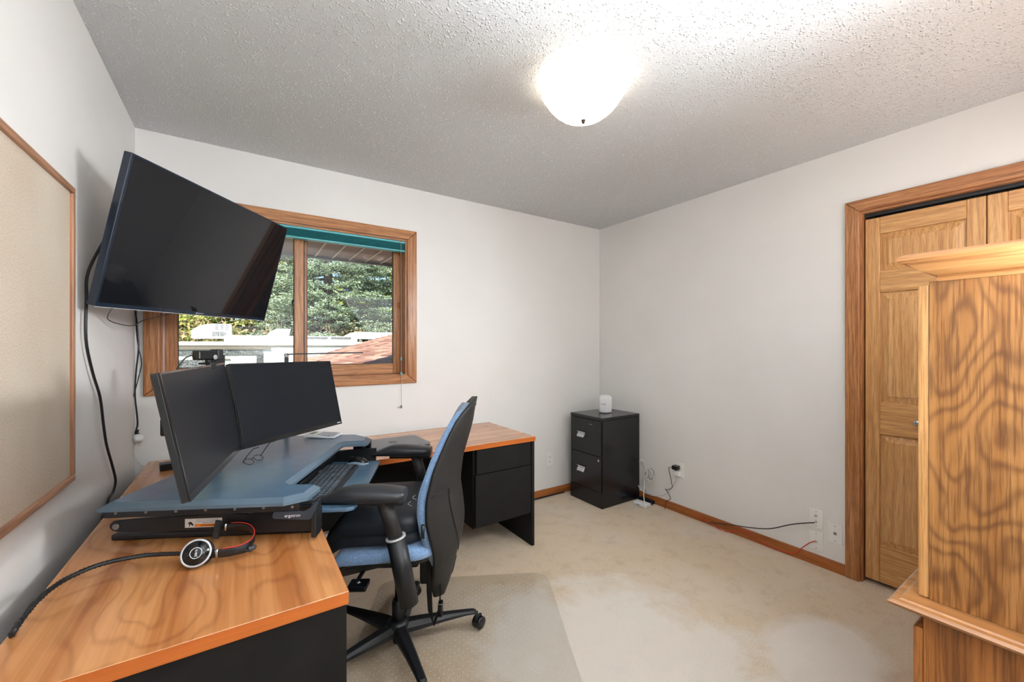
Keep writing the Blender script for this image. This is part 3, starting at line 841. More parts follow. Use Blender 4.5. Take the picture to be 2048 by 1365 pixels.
seam_pts = [on_shell(u, z) for u, z in ((-.98,.735),(-.85,.745),(-.7,.75),(-.66,.70),(-.62,.62),(-.52,.53),(-.35,.46),(0,.43),(.35,.46),(.52,.53),(.62,.62),(.66,.70),(.7,.75),(.85,.745),(.98,.735))]
obj('lumbar_seam', MB().tube(seam_pts, .0014, 6, 4), M['blackgloss'], bs)
for sx in (-1, 1):
    obj('lumbar_slider', MB().tube([(sx*.236,-.146,.585),(sx*.236,-.146,.635)], .007, 8, 1), M['black'], bs)
obj('tilt_knob', MB().lathe([(.008,0),(.008,.02),(.005,.022)], 12, mx=T(.236,-.20,.66) @ RY(PI/2)), M['steel'], bs)
def rounded(hx, y0, y1, r_, n=6, cx0=0):
    out = []
    for (cx_, cy_, a0) in ((cx0+hx-r_, y1-r_, 0), (cx0-hx+r_, y1-r_, 90), (cx0-hx+r_, y0+r_, 180), (cx0+hx-r_, y0+r_, 270)):
        for k in range(n+1):
            a = R(a0+90*k/n); out.append((cx_+r_*math.cos(a), cy_+r_*math.sin(a)))
    return out
def slab(hx, y0, y1, r_, zs, dome=0, drop=0, rot=None):
    rings = []
    for ins, z in zs:
        rings.append([(x, y, z - drop*max(0, (y-.12))**2*8) for x, y in rounded(hx-ins, y0+ins, y1-ins, max(.01, r_-ins))])
    return MB().loft(rings)
obj('seat', slab(.245, -.200, .270, .11, [(.03,.492),(.006,.498),(0,.508),(0,.528),(.008,.540),(.03,.546),(.08,.549)], drop=1.0), M['bluefab'], ch)
obj('seat_pan', slab(.225, -.190, .245, .10, [(.05,.462),(.01,.472),(0,.486),(.0,.4985)], drop=1.0), M['black'], ch)
obj('tilt_mechanism', MB().box(-.075,.075,-.10,.13,.385,.462).box(-.05,.05,-.215,-.10,.30,.42), M['black'], ch, bev=.012, seg=2)
obj('back_upright', MB().tube([(0,-.10,.40),(0,-.17,.36),(0,-.205,.33),(0,-.225,.40)], .030, 10, 4), M['black'], ch)
lv = obj('lever', MB().tube([(-.07,.09,.43),(-.20,.10,.425),(-.235,.10,.42)], .008, 8, 3), M['black'], ch)
obj('lever_paddle', MB().box(-.275,-.215,.055,.125,.408,.428), M['blackgloss'], lv, bev=.006, seg=2)
obj('lever_marks', MB().box(-.252,-.238,.088,.090,.4285,.4292).box(-.246,-.245,.082,.096,.4285,.4292), M['whiteink'], lv)
for sx in (-1, 1):
    x = -.338 if sx < 0 else .266
    xi = x - sx*.012
    a = obj('armrest', MB().tube([(sx*.16,-.05,.455),(sx*.22,-.080,.44),(xi*.97,-.100,.41)], .024, 10, 4).tube([(xi*.985,-.112,.392),(xi,-.066,.632)], .034, 14, 1, ), M['black'], ch)
    obj('arm_post', MB().tube([(xi,-.069,.622),(x,-.028,.765)], .026, 14, 1), M['shell'], a)
    obj('arm_collar', MB().tube([(xi,-.0665,.629),(xi,-.0652,.635)], .0355, 14, 1), M['silver'], a)
    obj('arm_support', MB().prism([(x-.025,-.10),(x+.025,-.10),(x+.022,.10),(x-.022,.10)], .756, .7735), M['black'], a, bev=.006, seg=2)
    rings = []
    for i in range(19):
        t = i/18; y = -.104 + .305*t
        hw_ = .046*(.80+.35*math.sin(PI*min(1, t*.9+.18)))
        if t > .86: hw_ *= max(.25, 1-((t-.86)/.14)**2*.75)
        if t < .08: hw_ *= .8+.2*t/.08
        ztop = .806 + .016*math.sin(PI*(t*.9+.05)) - .075*max(0, t-.62)**1.3*1.6
        zbot = .770 - .003*math.sin(PI*t)
        ztop = max(ztop, zbot+.014)
        rings.append([(x+hw_*math.cos(q), y, (ztop+zbot)/2 + (ztop-zbot)/2*abs(math.sin(q))**.6*(1 if math.sin(q) > 0 else -1)) for q in [2*PI*k/18 for k in range(18)]])
    obj('arm_pad', MB().loft(rings), M['armpad'], a)
# column and star base
obj('gas_lift', MB().lathe([(.014,.20),(.014,.40)], 20), M['blackgloss'], ch)
obj('lift_sleeve', MB().lathe([(.026,.095),(.026,.205),(.022,.208),(.022,.215)], 24), M['black'], ch)
obj('lift_foot', MB().lathe([(.020,.03),(.022,.035),(.022,.08)], 20), M['black'], ch)
hub = obj('hub', MB().lathe([(.030,.070),(.046,.080),(.048,.115),(.036,.128),(.030,.13)], 28), M['black'], ch)
for k in range(5):
    ang = R(-15 + 71*k - TH) if k < 2 else R(-21 + 72*k - TH)
    mx = RZ(ang)
    prof = [(.035,.030,.075,.118),(.10,.027,.078,.117),(.20,.022,.085,.112),(.30,.018,.088,.104),(.335,.017,.086,.100),(.348,.012,.083,.094)]
    rings = [[(x, hw_*p, zz) for p, zz in ((-1,z0),(1,z0),(1,(z0+z1)/2),(.6,z1),(-.6,z1),(-1,(z0+z1)/2))] for x, hw_, z0, z1 in prof]
    m_ = MB().loft(rings, smooth=False)
    lg_ = obj('star_leg', MB().add([mx @ Vector(p) for p in m_.v], m_.f), M['black'], ch, bev=.002)
    cs = mx @ T(.350, 0, 0) @ RZ(R(35+40*k))
    c_ = obj('caster', MB().lathe([(.020,-.022),(.027,-.019),(.0275,-.006),(.020,-.004),(.020,.004),(.0275,.006),(.027,.019),(.020,.022)], 22, mx=cs @ T(.014,0,.0330) @ RX(PI/2)), M['blackgloss'], lg_)
    obj('caster_fork', MB().lathe([(.006,.04),(.006,.088)], 10, mx=cs).prism([(-.012,-.006),(.03,-.006),(.03,.006),(-.012,.006)], .046, .066, mx=cs), M['black'], lg_, bev=.001)

# seat cushion with strap on the chair
cu = thing('seat_cushion', 'black padded seat cushion lying on the blue chair seat', 'cushion', (.566,1.755,0), R(TH))
obj('pad', slab(.228, -.150, .245, .09, [(.05,.550),(.012,.553),(0,.562),(.0,.585),(.008,.598),(0,.603),(.0,.640),(.012,.655),(.05,.664),(.10,.667)], drop=.7), M['leather'], cu)
th_ = MB()
for x, y in ((-.10,-.04),(-.13,-.085),(-.06,-.09)):
    th_.tube([(x,y,.6655),(x+.02,y+.02,.667),(x+.05,y+.015,.6665)], .0012, 5)
obj('stitching', th_, M['whiteink'], cu)
def strap(name, pts, w):
    rings = []
    for x, y, z, tw in pts:
        rings.append([(x-w*math.cos(tw), y-w*math.sin(tw), z), (x+w*math.cos(tw), y+w*math.sin(tw), z), (x+w*math.cos(tw)+.001, y+w*math.sin(tw)+.0015, z), (x-w*math.cos(tw)+.001, y-w*math.sin(tw)+.0015, z)])
    return obj(name, MB().loft(rings, smooth=False), M['black'], cu)
strap('strap', [(-.12,-.155,.56,0),(-.115,-.172,.48,0),(-.11,-.148,.40,.8),(-.10,-.150,.30,1.2),(-.105,-.155,.22,1.0),(-.11,-.168,.172,.3)], .012)
strap('strap', [(-.08,-.155,.56,0),(-.078,-.172,.46,0),(-.075,-.190,.36,.2),(-.078,-.192,.28,.3),(-.085,-.19,.22,.3),(-.11,-.170,.172,.3)], .012)
obj('buckle', MB().box(-.105,-.070,-.203,-.185,.195,.250), M['blackgloss'], cu, bev=.003)

# ---------------------------------------------------------------- chair mat
A0 = Vector((1.47,1.865)); E1 = Vector((-.883,.469)); E2 = Vector((-.469,-.883))
def pm_(a, b_): return A0 + E1*a + E2*b_
corner = [pm_(.08*(1-math.sin(q)), .08*(1-math.cos(q))) for q in [PI/2*k/6 for k in range(7)]]
far_l = [pm_(.93-.08*(1-math.cos(q)) , .08*(1-math.sin(q))) for q in [PI/2*k/6 for k in range(6,-1,-1)]]
poly = [tuple(p) for p in corner] + [tuple(pm_(0,1.25))] + [(.28, .25+.0)] + [(.235, .62)] + [(.235, 1.56)] + [tuple(pm_(.93,.78))] + [tuple(p) for p in far_l[::-1]]
mat_ = thing('chair_mat', 'clear studded plastic chair mat under the office chair', 'chair mat', (0,0,0))
obj('mat_sheet', MB().prism([p for p in poly], .003, .0062), M['matplastic'], mat_)
def inside(x, y, pl_):
    c_ = False
    for i in range(len(pl_)):
        (x0, y0), (x1, y1) = pl_[i-1], pl_[i]
        if (y0 > y) != (y1 > y) and x < (x1-x0)*(y-y0)/(y1-y0)+x0: c_ = not c_
    return c_
sd = MB()
small = inset(poly, .02) if True else poly
for i in range(60):
    for j in range(75):
        p = pm_(.02+i*.0185, .10+j*.0185) if (i+j) % 2 == 0 else None
        if p is None or not inside(p.x, p.y, poly): continue
        if p.y < .55: continue
        sd.prism([(p.x+.0024*math.cos(q), p.y+.0024*math.sin(q)) for q in (0, PI/3, 2*PI/3, PI, 4*PI/3, 5*PI/3)], .0060, .0075)
obj('studs', sd, plain('stud_white', rgb(235,230,222), .25, var=.01), mat_, kind='stuff')

# ---------------------------------------------------------------- laptop on right wing
lp = thing('laptop', 'closed grey laptop lying on the right wing of the desk', 'laptop', (.755, 2.44, DT), R(1.5))
lx, ly = .186, .133
obj('base', MB().prism(rounded(lx, -ly, ly, .012), .001, .009), M['black'], lp, bev=.0015)
ld = obj('lid', MB().prism(rounded(lx, -ly, ly, .012), .0105, .0165), plain('grey_lid', rgb(112,112,112), .4, bmp=.05), lp, bev=.0012)
obj('silver_edge', MB().prism(rounded(lx+.0008, -ly-.0008, ly+.0008, .012), .0092, .0104), M['silver'], lp)
tor = [(.024*math.cos(2*PI*k/28), .024*math.sin(2*PI*k/28), .0167) for k in range(29)]
obj('logo_ring', MB().tube(tor, .0012, 6, 1), plain('logo_dark', rgb(70,70,74), .2, metal=.6), ld)
text('lettering', 'DELL', .016, plain('logo_dark2', rgb(70,70,74), .2, metal=.6), ld, T(0,0,.0168), .0004)

# ---------------------------------------------------------------- headset
zc = DT
hs = thing('headset', 'black single-ear headset with silver ring lying on the near desk', 'headset', (0,0,0))
cc = P(393, 1107, 'Z', zc+.038)
cdir = (CAM - cc).normalized()
cn = (cdir*.62 + Vector((-.35,-.45,.28))*.6).normalized()
q = cn.to_track_quat('Z', 'Y').to_matrix().to_4x4()
mxc = T(*cc) @ q
ec = obj('earcup', MB().lathe([(.030,-.022),(.034,-.016),(.034,-.004),(.0345,.002)], 36, mx=mxc), M['black'], hs)
obj('silver_ring', MB().lathe([(.0345,.002),(.0350,.0045),(.0315,.0062),(.0300,.005)], 40, mx=mxc, cap=False), M['silver'], ec)
obj('cup_face', MB().lathe([(.0305,.0025),(.0302,.0056),(.001,.0062)], 36, mx=mxc), M['blackgloss'], ec)
obj('logo_ring', MB().tube([mxc @ Vector((.013*math.cos(2*PI*k/30), .013*math.sin(2*PI*k/30), .0063)) for k in range(31)], .0009, 6, 1), M['whiteink'], ec)
# lettering aligned with the view's vertical
upv = (Vector((0,0,1)) - cn*cn.z).normalized(); rt = upv.cross(cn)
mt = Matrix(((upv.x, -rt.x, cn.x, cc.x+cn.x*.0064), (upv.y, -rt.y, cn.y, cc.y+cn.y*.0064), (upv.z, -rt.z, cn.z, cc.z+cn.z*.0064), (0,0,0,1)))
text('lettering', 'Jabra', .0085, M['whiteink'], ec, mt, .0002)
obj('ear_pad', MB().lathe([(.026,-.034),(.033,-.032),(.035,-.026),(.031,-.0215)], 36, mx=mxc), M['leather'], ec)
zb_ = zc+.030
def Q(x, y, yl):
    # on the vertical plane just in front of the riser's near side
    n_ = conv_mx.to_3x3() @ Vector((0,1,0)); o_ = conv_mx @ Vector((0,yl,0))
    d = RIGHT*((x-1024)/FPX) + FWD + Vector((0,0,(694-y)/FPX))
    return CAM + d*((o_-CAM).dot(n_)/d.dot(n_))
bandp = [P(x, y, 'Z', zb_) for x, y in ((420,1108),(445,1107),(480,1100),(502,1088))] + [Q(509,1072,.020), Q(501,1059,.045), Q(484,1054,.058), Q(462,1054,.062), Q(438,1055,.060)]
def band(pts, h_, t_):
    q_ = MB().tube(pts, .003, 8, 5, flat=(t_, h_)); return q_
hb = obj('headband', band(bandp, .011, .0022), M['black'], hs)
up_ = [p + Vector((0,0,.0115)) for p in bandp[1:-1]]
obj('red_piping', MB().tube([p*1 + Vector((0,0,.0005)) for p in up_], .0014, 6), M['red'], hb)
for pp, qq in ((bandp[0]*.45+bandp[1]*.55, bandp[1]-bandp[0]), (bandp[-1]*.45+bandp[-2]*.55, bandp[-2]-bandp[-1])):
    d_ = qq.normalized()
    obj('silver_clip', MB().tube([pp-d_*.004, pp+d_*.004], .003, 8, 1, flat=(.0045,.0125)), M['steel'], hb)
tp = bandp[-1]
obj('temple_pad', MB().box(-.009,.009,-.004,.004,-.030,.026, mx=T(*(tp-Vector((.004,.006,.002)))) @ RZ(R(-30)) @ RY(R(10))), M['armpad'], hs, bev=.0035, seg=2)
boom = [P(x, y, 'Z', z) for x, y, z in ((420,1114,zc+.022),(450,1112,zc+.018),(480,1106,zc+.018),(500,1100,zc+.020))]
obj('mic_boom', MB().tube(boom, .0042, 8), M['blackgloss'], hs)
obj('mic_tip', MB().tube([P(496,1100,'Z',zc+.020), P(503,1097,'Z',zc+.022), P(512,1093,'Z',zc+.023)], [.006,.0085,.009,.009,.0085,.0085,.008,.007,.007,.006,.004], 12), M['armpad'], hs)
# spiral sleeved cord from the cup over the desk edge
cpts = [P(364,1108,'Z',zc+.03), P(330,1109,'Z',zc+.03), P(280,1113,'Z',zc+.035), P(200,1130,'Z',zc+.045), P(130,1160,'Z',zc+.045), P(80,1197,'Z',zc+.04), P(45,1238,'Z',zc+.025), P(24,1270,'Z',zc+.008), P(20,1282,'X',-.432), Vector((-.434,.50,.50)), Vector((-.434,.48,.30))]
co = obj('cord', MB().tube(cpts, .0052, 10, 10), M['black'], hs)
def resample(pts, step):
    q_ = [pts[0]*2-pts[1]] + pts + [pts[-1]*2-pts[-2]]; out = []
    for i in range(1, len(q_)-2):
        for k in range(40):
            t = k/40; a, b_, c_, d = q_[i-1], q_[i], q_[i+1], q_[i+2]
            out.append(.5*((2*b_)+(c_-a)*t+(2*a-5*b_+4*c_-d)*t*t+(3*b_-a-3*c_+d)*t**3))
    res = [out[0]]; acc = 0
    for p0, p1 in zip(out, out[1:]):
        acc += (p1-p0).length
        if acc >= step: res.append(p1); acc = 0
    return res
hp = resample(cpts, .0012); hel = []
for i, p in enumerate(hp[:-1]):
    d = (hp[i+1]-p).normalized(); x = d.cross(Vector((0,0,1))).normalized(); y = x.cross(d)
    a = i*.0012/.0058*2*PI
    hel.append(p + (x*math.cos(a)+y*math.sin(a))*.0056)
obj('spiral_wrap', MB().tube(hel, .0011, 4, 1), M['shell'], co)

# ---------------------------------------------------------------- filing cabinet
fx0, fx1, fy0, fy1, fh = 2.417, 2.866, 2.341, 2.722, .733
fc = thing('filing_cabinet', 'black two-drawer steel filing cabinet in the corner', 'cabinet', (0,0,0))
obj('body', MB().box(fx0+.004, fx1, fy0, fy1, .001, fh-.025), M['cabmetal'], fc, bev=.002)
obj('top', MB().box(fx0-.001, fx1, fy0-.001, fy1+.001, fh-.0245, fh), M['cabmetal'], fc, bev=.003)
obj('plinth', MB().box(fx0-.002, fx0+.0035, fy0, fy1, .001, .125), M['cabmetal'], fc, bev=.001)
for z0, z1, zh in ((.130,.412,.345-.05), (.418,.700,.585)):
    d = obj('drawer', MB().box(fx0-.006, fx0+.0035, fy0+.010, fy1-.010, z0, z1), M['cabmetal'], fc, bev=.002)
    yh = fy0+.19+.045
    zh = (z0+z1)/2 + (.012 if z0 > .3 else .010)
    obj('handle', MB().box(fx0-.024, fx0-.0065, yh-.04, yh+.04, zh+.018, zh+.022).box(fx0-.0085, fx0-.0065, yh-.04, yh+.04, zh-.022, zh+.018)
        .prism([(-.0,0),(-.02,0),(-.004,.028),(0,.028)], yh-.04, yh+.04, mx=T(fx0-.0086, 0, zh-.024) @ Matrix(((1,0,0,0),(0,0,1,0),(0,1,0,0),(0,0,0,1)))), M['steel'], d, bev=.0008, label='chrome pull with label holder')
obj('lock', MB().lathe([(.010,0),(.010,.004),(.007,.005)], 18, mx=T(fx0-.0062, fy0+.035, .385) @ RY(-PI/2)), M['steel'], bpy.data.objects['drawer'])
obj('catch_slot', MB().box(fx0-.0068,fx0-.0061,fy0+.11,fy0+.15,.664,.667), M['greyink'], bpy.data.objects['drawer.001'])

# router
rt_ = thing('router', 'white rounded router standing on top of the filing cabinet', 'router', (2.66, 2.545, fh), R(-30))
def hexr(r_, n=6):
    out = []
    for k in range(6):
        a = R(60*k+30)
        for j in (-1, -.4, .4, 1):
            aa = a + R(j*11); out.append((r_*(1-.03*abs(j))*math.cos(aa), r_*(1-.03*abs(j))*math.sin(aa)))
    return out
rr = [(.046,.002),(.054,.006),(.058,.016),(.060,.05),(.060,.125),(.057,.14),(.050,.148),(.038,.151)]
obj('body', MB().loft([[(x, y, z) for x, y in hexr(r_)] for r_, z in rr]), M['white'], rt_)
mt = RZ(R(-90)) @ T(0,0,0)
nd = Matrix.Rotation(-R(-30), 4, 'Z') @ Vector((-.62,-.60,0)).normalized()
ang_ = round((math.degrees(math.atan2(nd.y, nd.x)))/60)*60
text('lettering', 'eufy', .026, M['greyink'], rt_, RZ(R(ang_)) @ T(.0545,0,.080) @ RZ(PI/2) @ RX(PI/2), .0008)

# ---------------------------------------------------------------- hutch / oak cabinet at right
SX = 1.244; HX1 = 2.30
hu = thing('oak_cabinet', 'tall oak desk hutch with moulded cornice and ledge at the right edge', 'cabinet', (0,0,0))
hy = .2415; hyb = YF+.012
obj('side_panel', MB().box(SX, SX+.018, hyb, hy, .762, 1.452), M['hutch'], hu)
obj('side_panel', MB().box(HX1-.018, HX1, hyb, hy, .762, 1.452), M['hutch'], hu)
obj('back_panel', MB().box(SX+.018, HX1-.018, hyb, hyb+.01, .762, 1.452), M['hutch'], hu)
obj('face_frame', MB().box(SX+.002, SX+.05, hy+.0005, hy+.018, .762, 1.445), M['doorZ'], hu, bev=.003, seg=2)
obj('face_frame', MB().box(HX1-.05, HX1-.002, hy+.0005, hy+.018, .762, 1.445), M['hutchB'], hu, bev=.003, seg=2)
for z in (1.0, 1.22):
    obj('shelf', MB().box(SX+.0185, HX1-.0185, hyb+.0105, hy-.02, z, z+.018), M['hutchY'], hu)
# cornice: profile mitred around left side and front
prof = [(-.004,1.450),(.004,1.450),(.007,1.456),(.004,1.462),(.012,1.466),(.026,1.472),(.040,1.484),(.044,1.489),(.052,1.490),(.058,1.496),(.057,1.503),(.048,1.508),(-.03,1.508),(-.03,1.452)]
def crown(prof, x0, x1, yf, yb_, name, mat):
    rings = []
    for u, z in prof: pass
    path = lambda u: [(x0-u, yb_), (x0-u, yf+u), (x1+u, yf+u), (x1+u, yb_)]
    m_ = MB()
    pts = [path(u) for u, z in prof]
    rings = [[(pts[i][k][0], pts[i][k][1], prof[i][1]) for i in range(len(prof))] for k in range(4)]
    m_.loft(rings, smooth=False)
    return obj(name, m_, mat, hu)
crown(prof, SX, HX1, hy-.018, hyb, 'cornice', M['hutchY'])
obj('top_board', MB().box(SX+.03, HX1-.03, hyb, hy-.028, 1.485, 1.5075), M['hutchY'], hu)
# ledge
lprof = [(-.05,.735),(.010,.735),(.022,.738),(.048,.741),(.058,.747),(.060,.752),(.054,.757),(.044,.758),(.040,.761),(-.05,.761)]
crown(lprof, SX, HX1, hy-.005, hyb, 'ledge_moulding', M['hutchY'])
obj('ledge', MB().box(SX+.05, HX1-.05, hyb, hy-.055, .736, .7605), M['hutchY'], hu)
obj('lower_side', MB().box(SX-.018, SX+.002, hyb, hy+.005, .002, .7345), M['hutchB'], hu)
obj('lower_side', MB().box(HX1-.002, HX1+.018, hyb, hy+.005, .002, .7345), M['hutchB'], hu)
obj('lower_stile', MB().box(SX-.016, SX+.04, hy+.0055, hy+.022, .002, .700), M['hutchB'], hu, bev=.003, seg=2)
for k in range(2):
    xa = SX+.045+k*.51; xb = xa+.495
    d = obj('cupboard_door', MB().box(xa, xb, hy+.0055, hy+.022, .06, .715), M['hutchB'], hu, bev=.004)
    obj('knob', MB().lathe([(.006,0),(.006,.01),(.013,.018),(.010,.024)], 16, mx=T(xb-.04 if k == 0 else xa+.04, hy+.0225, .5) @ RX(-PI/2)), M['steel'], d)

# ---------------------------------------------------------------- window blind
bl = thing('window_blind', 'teal pleated blind raised to the top of the window', 'blind', (0,0,0))
bx0, bx1 = WX0+.016, WX1-.012
obj('headrail', MB().box(bx0, bx1, YB+.004, YB+.050, 2.040, 2.0535), M['tealrail'], bl, bev=.002)
pz = []
n = 9
for k in range(n*2+1):
    z = 1.992 + .048*k/(n*2); pz.append((YB+.008 if k % 2 == 0 else YB+.013, z))
back = [(YB+.048, z) for y, z in reversed(pz)]
obj('pleated_fabric', MB().loft([[(x, y, z) for y, z in pz+back] for x in (bx0+.002, bx1-.002)], smooth=False), M['teal'], bl)
obj('bottom_rail', MB().box(bx0, bx1, YB+.004, YB+.050, 1.981, 1.9915), M['tealrail'], bl, bev=.002)
cx_ = .925
cdm = obj('pull_cord', MB().tube([(cx_, YB-.021, 2.044), (cx_+.001, YB-.022, 1.5), (cx_+.003, YB-.021, .90)], .0014, 6), plain('cord_grey', rgb(170,162,150), .6), bl)
obj('cord_entry', MB().tube([(cx_, YB+.003, 2.046), (cx_, YB-.021, 2.044)], .0012, 6, 1), M['tealrail'], bl)
for z, r_ in ((1.226,.006),(1.124,.008),(.892,.008)):
    obj('cord_tassel', MB().lathe([(r_*.4,z+.011),(r_*.8,z+.006),(r_,z-.008),(r_*.6,z-.011)], 12, mx=T(cx_+.002, YB-.021, 0)), M['tealrail'] if z > 1.1 else M['greyink'], cdm)

# ---------------------------------------------------------------- ceiling lamp
LX, LY = 1.209, 1.281
la = thing('ceiling_lamp', 'frosted ribbed glass bowl lamp glowing on the ceiling', 'lamp', (LX, LY, H))
obj('canopy', MB().lathe([(.085,-.0005),(.085,-.012),(.05,-.020)], 32), M['white'], la)
obj('stem', MB().lathe([(.004,-.018),(.004,-.176)], 10), M['steel'], la)
prof = [(.176,-.048),(.173,-.052),(.165,-.066),(.150,-.090),(.128,-.116),(.100,-.139),(.068,-.156),(.034,-.165),(.006,-.168)]
rings = []; N = 240
for r_, z in prof:
    rings.append([((r_+(.0022*(r_/.17) if k % 4 in (0,1) else 0))*math.cos(2*PI*k/N), (r_+(.0022*(r_/.17) if k % 4 in (0,1) else 0))*math.sin(2*PI*k/N), z) for k in range(N)])
rings2 = [[(x*.975, y*.975, z+.004) for x, y, z in rg] for rg in rings[::-1]]
obj('glass_bowl', MB().loft(rings+rings2, cap=False), M['lampglass'], la)
obj('finial', MB().lathe([(.0015,-.183),(.006,-.180),(.007,-.174),(.009,-.170),(.009,-.1685)], 16), plain('finial_bronze', rgb(70,62,56), .35, metal=.8), la)
for k in range(2):
    x = (-.07, .07)[k]
    obj('bulb', MB().lathe([(.012,-.045),(.013,-.055),(.026,-.075),(.028,-.090),(.018,-.108),(.004,-.113)], 16, mx=T(x,0,0)), M['white'], la)
    bd_ = bpy.data.lights.new('bulb_light', 'POINT'); bd_.energy = .3; bd_.color = (1,.97,.93); bd_.shadow_soft_size = .05
    bo = bpy.data.objects.new('bulb_light', bd_); COL.objects.link(bo); bo.parent = la; bo.location = (x*.9, 0, -.12)

# ---------------------------------------------------------------- outlets and wall plates
def outlet(name, label, mx, parts):
    o = thing(name, label, 'outlet', mx=mx)
    obj('cover_plate', MB().box(-.035,.035,-.005,-.0005,-.057,.057), M['plate'], o, bev=.0025, seg=2)
    return o
def on_back(x, z): return T(x, YB, z)
def on_right(y, z): return T(XR, y, z) @ RZ(-PI/2)
def sockets(o):
    for zc_ in (-.02, .02):
        s_ = obj('socket', MB().lathe([(.0165,0),(.0165,.0015)], 20, mx=T(0,-.0051,zc_) @ RX(PI/2)), M['plate'], o)
        obj('slots', MB().box(-.0075,-.0055,-.0072,-.0066,zc_-.003,zc_+.007).box(.0055,.0075,-.0072,-.0066,zc_-.003,zc_+.006).lathe([(.0025,0),(.0025,.0006)], 8, mx=T(0,-.0066,zc_-.0095) @ RX(PI/2)), M['ink'], s_)
o1 = outlet('wall_outlet', 'white wall outlet on the window wall between desk and filing cabinet', on_back(2.262,.318), 0)
sockets(o1)
o2 = outlet('wall_outlet', 'white wall outlet on the right wall with two plugs in it', on_right(1.957,.338), 0)
sockets(o2)
p1 = outlet('cable_plate', 'upper white wall plate left of the closet, black cable plugged in', on_right(1.0415,.2775), 0)
def jack(o, z):
    return obj('jack', MB().lathe([(.0065,0),(.0065,.004),(.0045,.0045),(.0045,.010)], 12, mx=T(0,-.0051,z) @ RX(PI/2)), M['steel'], o)
jack(p1, .018); jack(p1, -.018)
p2 = outlet('cable_plate', 'lower white wall plate left of the closet, red cable plugged in', on_right(1.0415,.1435), 0)
jack(p2, -.002)
p3 = outlet('phone_plate', 'white single jack wall plate nearest the closet casing', on_right(.9475,.2235), 0)
obj('phone_jack', MB().box(-.0075,.0075,-.0065,-.0051,-.008,.008), M['greyink'], p3)
for o in (p1, p2, p3):
    for z in (.042, -.042):
        obj('screw', MB().lathe([(.0028,0),(.0028,.001)], 8, mx=T(0,-.0051,z) @ RX(PI/2)), M['screw'] if o is p3 else M['greyink'], o)

# plugs in the right wall outlet
ad = thing('plug_adapter', 'black cube plug in the upper socket of the right wall outlet', 'plug', mx=on_right(1.975, .358))
obj('case', MB().box(-.022,.022,-.055,-.0085,-.014,.016), M['blackgloss'], ad, bev=.003)
c1 = [(.0,-.055,.002),(-.03,-.075,.0),(-.036,-.06,-.04),(-.034,-.035,-.13),(-.036,-.03,-.17),(-.085,-.03,-.20),(-.095,-.032,-.195),(-.06,-.035,-.225),(-.05,-.03,-.265),(-.08,-.04,-.29),(-.085,-.05,-.352)]
obj('cord', MB().tube(c1, .0024, 6), M['black'], ad)
aw = thing('plug_adapter', 'white cube plug in the lower socket of the right wall outlet', 'plug', mx=on_right(1.965, .318))
obj('case', MB().box(-.020,.020,-.040,-.0085,-.024,.015), M['white'], aw, bev=.003)
c2 = [(.0,-.03,-.024),(-.005,-.03,-.05),(-.04,-.02,-.11),(-.10,-.02,-.19),(-.17,-.02,-.235),(-.25,-.022,-.25),(-.33,-.03,-.24),(-.39,-.03,-.18),(-.40,-.035,-.05),(-.42,-.035,.06)]
obj('cord', MB().tube(c2, .003, 6), M['whitecord'], aw)

# hub box and brick on the floor by the cabinet
hb_ = P(1284, 1008, 'Z', .002)
nb = thing('network_box', 'small flat white network box on the carpet beside the filing cabinet', 'network box', (2.752, 2.222, 0), R(-83))
obj('case', MB().box(-.062,.062,-.036,.036,.002,.028), M['white'], nb, bev=.007, seg=3)
obj('port', MB().box(-.03,.0,-.0365,-.036,.008,.016), M['greyink'], nb)
b_ = P(1299, 998, 'Z', .002)
ns = thing('power_strip', 'black and blue power block on the carpet behind the white network box', 'power strip', (2.834, 2.245, 0), R(-90))
obj('case', MB().box(-.07,.07,-.026,.026,.002,.032), M['tvbezel'], ns, bev=.008, seg=3)
obj('top_face', MB().box(-.06,.06,-.019,.019,.0325,.036), M['blackgloss'], ns, bev=.002)
wl = [(2.835, 2.315, .32),(2.83, 2.29, .36),(2.84, 2.24, .24),(2.83, 2.30, .17),(2.84,2.24,.20),(2.84,2.20,.17),(2.835,2.17,.22),(2.84,2.21,.28),(2.84,2.26,.27),(2.838,2.27,.18),(2.80,2.24,.13),(2.77,2.22,.08),(2.74,2.19,.05),(2.71,2.17,.03)]
tag(obj('white_cord', MB().tube(wl, .0042, 8), M['whitecord']), 'looped white cord hanging beside the filing cabinet', 'cord')
wl2 = [(2.85, 2.335, .34),(2.852, 2.27, .30),(2.85, 2.22, .20),(2.85, 2.18, .25),(2.85,2.20,.29),(2.852,2.26,.25),(2.85,2.29,.14),(2.845,2.25,.08)]
tag(obj('grey_cord', MB().tube(wl2, .0028, 8), M['greyink']), 'thin grey cord looped behind the white one by the filing cabinet', 'cord')
